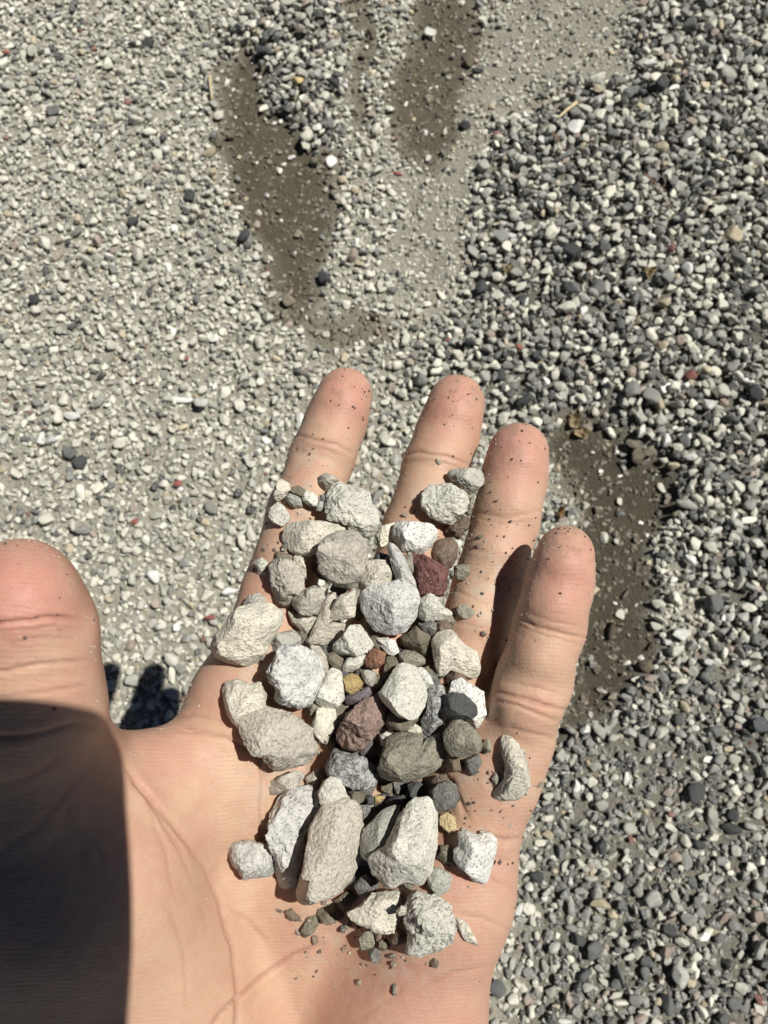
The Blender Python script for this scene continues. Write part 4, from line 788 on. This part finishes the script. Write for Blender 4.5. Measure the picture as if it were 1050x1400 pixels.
add('screen', rounded_slab(-.0345, .0365, -.1275, .0275, .01385, .01415, .0075, bev=.0001), plain('phone_glass', (.01, .01, .012), .08), parent=phone)
cb = add('camera_bump', rounded_slab(-.012, .012, -.030, .012, .0045, .0061, .006, bev=.0004), plain('phone_bump', (.05, .05, .055), .35, .6), parent=phone)
for cy in (-.006+.006, -.019): add('lens', rounded_slab(-.005, .005, cy-.005, cy+.005, .0040, .00445, .0049, bev=.0001), plain('lens_glass', (.008, .009, .012), .05), parent=cb)

# ------------------------------------------------------------------ grit sticking to the skin
def grit(name, n, rmin, rmax, col, weight, label, seed):
    r = np.random.default_rng(seed); w = weight(HPX, HPY)*(HN[:, 2] > .02); w = np.where((HPY < 1400) & (HPX > -30), w, 0)
    i = r.choice(len(HV), n, p=w/w.sum()); v, f = ico(1)
    sz = rmin+(rmax-rmin)*r.random(n)**4; M = r.normal(size=(n, 3, 3))*.22+np.eye(3)
    V = (np.einsum('nij,vj->nvi', M, v)*sz[:, None, None]+(HV[i]+HN[i]*sz[:, None]*.35)[:, None]+np.zeros((1, 1, 3))).reshape(-1, 3)
    me = mesh_from(name, to_world(V), (f[None]+(np.arange(n)*len(v))[:, None, None]).reshape(-1, 3), False)
    add(name, me, plain(name+'_mat', col, .9), label=label, cat='grit', kind='stuff')
def tips(x, y):
    w = .15+0*x
    for a, b, R, s in ((475, 525, 45, 2.2), (630, 530, 45, 1.6), (712, 600, 45, 2.4), (780, 750, 55, 2.6), (60, 780, 90, .8), (425, 612, 16, 9), (420, 690, 60, 1.0), (660, 760, 60, 1.3), (600, 700, 80, .6), (640, 1110, 60, 1.2)):
        w = w+s*np.exp(-((x-a)**2+(y-b)**2)/R**2)
    return np.where((x > 200) | (y < 930), w, .02)*np.where((y > 1000) & (x < 420), .12, 1)
rim = lambda x, y: tips(x, y)*.25+3*(1-np.clip(HN[:, 2]/.45, 0, 1))*np.where(y < 1000, 1, .15)
grit('dark_grit', 1000, .00004, .00038, (.11, .08, .058), tips, 'dark brown specks of dirt sticking to the fingers', 1)
grit('pale_dust', 1500, .00007, .00018, (.55, .52, .45), rim, 'fine pale dust grains clinging to the skin edges', 2)

# ------------------------------------------------------------------ odd things lying on the gravel
def on_ground(px, py):
    w = ground_pt(px, py)
    for _ in range(3):
        i = int(np.clip((w[0]-GX0)/CELL, 0, HM.shape[0]-1)); j = int(np.clip((w[1]-GY0)/CELL, 0, HM.shape[1]-1)); w = ground_pt(px, py, HM[max(i-1, 0):i+2, max(j-1, 0):j+2].max())
    return w
def px_size(px, py, s): return s*np.linalg.norm(ground_pt(px, py)-CAM)/F/1.05
ODD = [(287, 845, 17, 9, 'red', 'small red stone chip just left of the index finger base'), (255, 492, 10, 8, 'red', 'small red chip in the pale gravel above the index finger'),
 (243, 661, 15, 11, 'red', 'pinkish red chip in the pale gravel left of the index finger'), (185, 712, 16, 11, 'red', 'brick red chip above and right of the thumb tip'),
 (543, 238, 16, 8, 'red', 'dull red pebble at the tip of the wet sand strip'), (612, 464, 9, 7, 'red', 'small red chip right above the middle fingertip'), (709, 475, 11, 9, 'red', 'dark red chip above the ring fingertip'), (10, 72, 11, 8, 'red', 'red chip at the upper left edge of the ground'),
 (653, 98, 17, 14, 'black', 'black pebble on the pale sand right of the wet strip'), (635, 173, 17, 15, 'black', 'charcoal pebble on the sand below the black pebble'), (47, 411, 17, 15, 'black', 'black angular stone in the pale gravel at far left'), (1038, 988, 26, 24, 'slate', 'big dark grey stone cut by the right edge of the photo'),
 (398, 216, 14, 8, 'white', 'small white oval pebble alone on the wet brown sand'), (407, 111, 16, 13, 'yellow', 'yellowish pebble in the coarse heap amid the wet sand'), (888, 88, 22, 13, 'white', 'bright white stone near the upper right'), (247, 547, 34, 12, 'white', 'white bone-shaped stone in the pale gravel left of the index finger'),
 (275, 551, 20, 17, 'light', 'light grey flat stone just right of the white bone-shaped one'), (928, 868, 24, 22, 'light', 'pale blue-grey faceted stone right of the little finger'), (96, 567, 28, 13, 'light', 'long pale stone in the gravel above the thumb'), (70, 603, 22, 14, 'light', 'pale wedge stone above the thumb tip at left'),
 (912, 878, 14, 13, 'light', 'small pale stone touching the faceted blue-grey one'), (820, 645, 9, 8, 'white', 'tiny white pebble in the damp hollow'), (968, 905, 15, 13, 'light', 'pale angular pebble at the right of the damp hollow')]
OCOL = dict(red=((.27, .095, .075), (.30, .2, .17)), black=((.045, .046, .048), (.02, .02, .02)), slate=((.10, .105, .11), (.05, .05, .05)), white=((.70, .69, .64), (.3, .3, .28)), yellow=((.48, .37, .17), (.2, .14, .08)), light=((.50, .50, .46), (.2, .2, .19)))
OMAT = {k: stone_material('odd_'+k, v[0], v[1], .3, None, .5, .85, .006) for k, v in OCOL.items()}
NAME = dict(red='stone_chip')
for k, (px, py, w, h, col, lab) in enumerate(ODD):
    p = on_ground(px, py); a = px_size(px, py, w/2); b = px_size(px, py, h/2)*1.05; c = b*.62
    if 'bone' in lab:
        v, f = ico(4); v = v.copy(); v[:, 1] *= .62+.45*np.abs(v[:, 0])**1.5; v[:, 1] += .35*(v[:, 0]**2-.4); v[:, 2] *= .7
        me = mesh_from('ground_stone', v, f)
    else: me = mesh_from('ground_stone', *BIG[(k*5) % 24])
    me.materials.append(OMAT[col]); o = add(NAME.get(col, 'ground_stone'), me, None, p+np.array((0, 0, c*.45)), lab, 'stone')
    o.scale = (a, b, c); o.rotation_euler = (0, 0, RNG.uniform(-.3, .3))
def straw(name, pix, wid, col, lab, cat):
    pts = [on_ground(*p)+np.array((0, 0, .0012)) for p in pix]; r0 = px_size(*pix[0], wid/2); bm = bmesh.new(); rings = []
    fine = []
    for t in np.linspace(0, len(pts)-1, 12): i = min(int(t), len(pts)-2); fine.append(pts[i]*(1-(t-i))+pts[i+1]*(t-i))
    for i, p in enumerate(fine):
        d = Vector(fine[min(i+1, 11)]-fine[max(i-1, 0)]).normalized(); u = d.cross(Vector((0, 0, 1))).normalized(); w = u.cross(d); rr = float(r0*(1-.5*i/11))
        rings.append([bm.verts.new(Vector(p)+rr*(math.cos(k*1.0472)*u+.6*math.sin(k*1.0472)*w)) for k in range(6)])
    for a, b in zip(rings[:-1], rings[1:]):
        for k in range(6): bm.faces.new((a[k], a[(k+1) % 6], b[(k+1) % 6], b[k]))
    bm.faces.new(rings[0][::-1]); bm.faces.new(rings[-1]); me = bpy.data.meshes.new(name); bm.to_mesh(me); bm.free()
    add(name, me, plain(name+'_'+str(pix[0][0]), col, .8), label=lab, cat=cat)
straw('straw', [(287, 104), (288, 120), (290, 136)], 3.5, (.50, .42, .25), 'dry straw stalk lying upright at the edge of the wet sand', 'straw')
straw('straw', [(788, 141), (776, 150), (763, 162)], 5, (.55, .46, .28), 'short pale straw stub on the sand at upper right', 'straw')
straw('twig', [(880, 238), (893, 250), (910, 262)], 3, (.16, .085, .05), 'thin reddish brown twig in the coarse gravel at right', 'twig')
straw('twig', [(757, 184), (765, 195), (772, 206)], 3, (.20, .11, .07), 'short brown twig below the pale straw stub', 'twig')
straw('straw', [(183, 400), (186, 409), (185, 418)], 4, (.72, .70, .62), 'white curled fibre in the pale gravel at left', 'straw')
def leaf(pix, col, lab, name='dry_leaf'):
    p = [on_ground(*q) for q in pix]; c = sum(p)/len(p); r = np.random.default_rng(int(pix[0][0]))
    bm = bmesh.new(); n = len(p)*4; V = []
    loop = [p[i]*(1-t)+p[(i+1) % len(p)]*t for i in range(len(p)) for t in (0, .25, .5, .75)]
    grid = [[c*(1-s)+q*s+np.array((r.normal()*.0004*s, r.normal()*.0004*s, .003+.0035*math.sin(3*s+i*.7)*s+r.normal()*.0007)) for i, q in enumerate(loop)] for s in (.33, .66, 1.0)]
    top = bm.verts.new(c+np.array((0, 0, .004))); R = [[bm.verts.new(x) for x in g] for g in grid]
    for i in range(n):
        bm.faces.new((top, R[0][i], R[0][(i+1) % n]))
        for a, b in zip(R[:-1], R[1:]): bm.faces.new((a[i], b[i], b[(i+1) % n], a[(i+1) % n]))
    bmesh.ops.solidify(bm, geom=bm.faces[:], thickness=.0005); bmesh.ops.translate(bm, verts=bm.verts, vec=-c)
    me = bpy.data.meshes.new(name); bm.to_mesh(me); bm.free(); add(name, me, plain(name+str(pix[0][0]), col, .8), c, label=lab, cat='leaf')
leaf([(775, 568), (785, 565), (793, 578), (790, 586), (778, 588)], (.50, .40, .24), 'curled tan dry leaf scrap above the damp hollow')
leaf([(780, 590), (795, 585), (806, 594), (800, 600), (784, 599)], (.58, .45, .26), 'yellowish tan leaf scrap just below the curled one')
leaf([(760, 706), (764, 695), (771, 694), (772, 704), (766, 712)], (.42, .28, .13), 'brown cupped husk beside the little fingertip', 'seed_husk')
leaf([(878, 372), (890, 366), (896, 374), (886, 380)], (.48, .38, .20), 'small tan leaf flake in the coarse gravel at right')
leaf([(683, 366), (694, 361), (702, 368), (692, 374)], (.55, .45, .28), 'small pale leaf flake above the ring finger')
def crumbs(n):
    r = np.random.default_rng(12); V = []; Fc = []; C = []; k = 0
    pal = np.array([(.16, .135, .10), (.11, .10, .085), (.24, .21, .16), (.40, .38, .32), (.20, .15, .11)])
    hub = [(600, 1040), (620, 1130), (470, 1265), (520, 1290), (430, 715), (650, 790), (640, 700), (400, 760), (450, 1020), (600, 860), (690, 1080), (570, 740), (380, 890), (620, 1180), (450, 1240)]
    while k < n:
        c = hub[r.integers(len(hub))]; x = c[0]+r.normal()*32; y = c[1]+r.normal()*30
        i = int(round((x-SX0)/ST)); j = int(round((y-SY0)/ST))
        if not (0 <= i < len(sxs) and 0 <= j < len(sys_)) or DEP0[i, j] > 1: continue
        v, f = CHIPS[r.integers(len(CHIPS))]; a = .00022+.0009*r.random()**3.5
        p = cam_pt(x, y, DEP0[i, j]-a*.45); V.append(p+v@(np.eye(3)+.3*r.normal(size=(3, 3)))*a); Fc.append(f+k*len(v)); C.append(np.repeat(pal[r.integers(5)][None], len(v), 0)); k += 1
    me = mesh_from('crumbs', to_world(np.concatenate(V)), np.concatenate(Fc), False); point_color(me, 'col', np.concatenate(C))
    add('crumbs', me, GRAVEL, label='tiny brown and grey crumbs lying on the skin around the stones', cat='crumbs', kind='stuff')
crumbs(420)
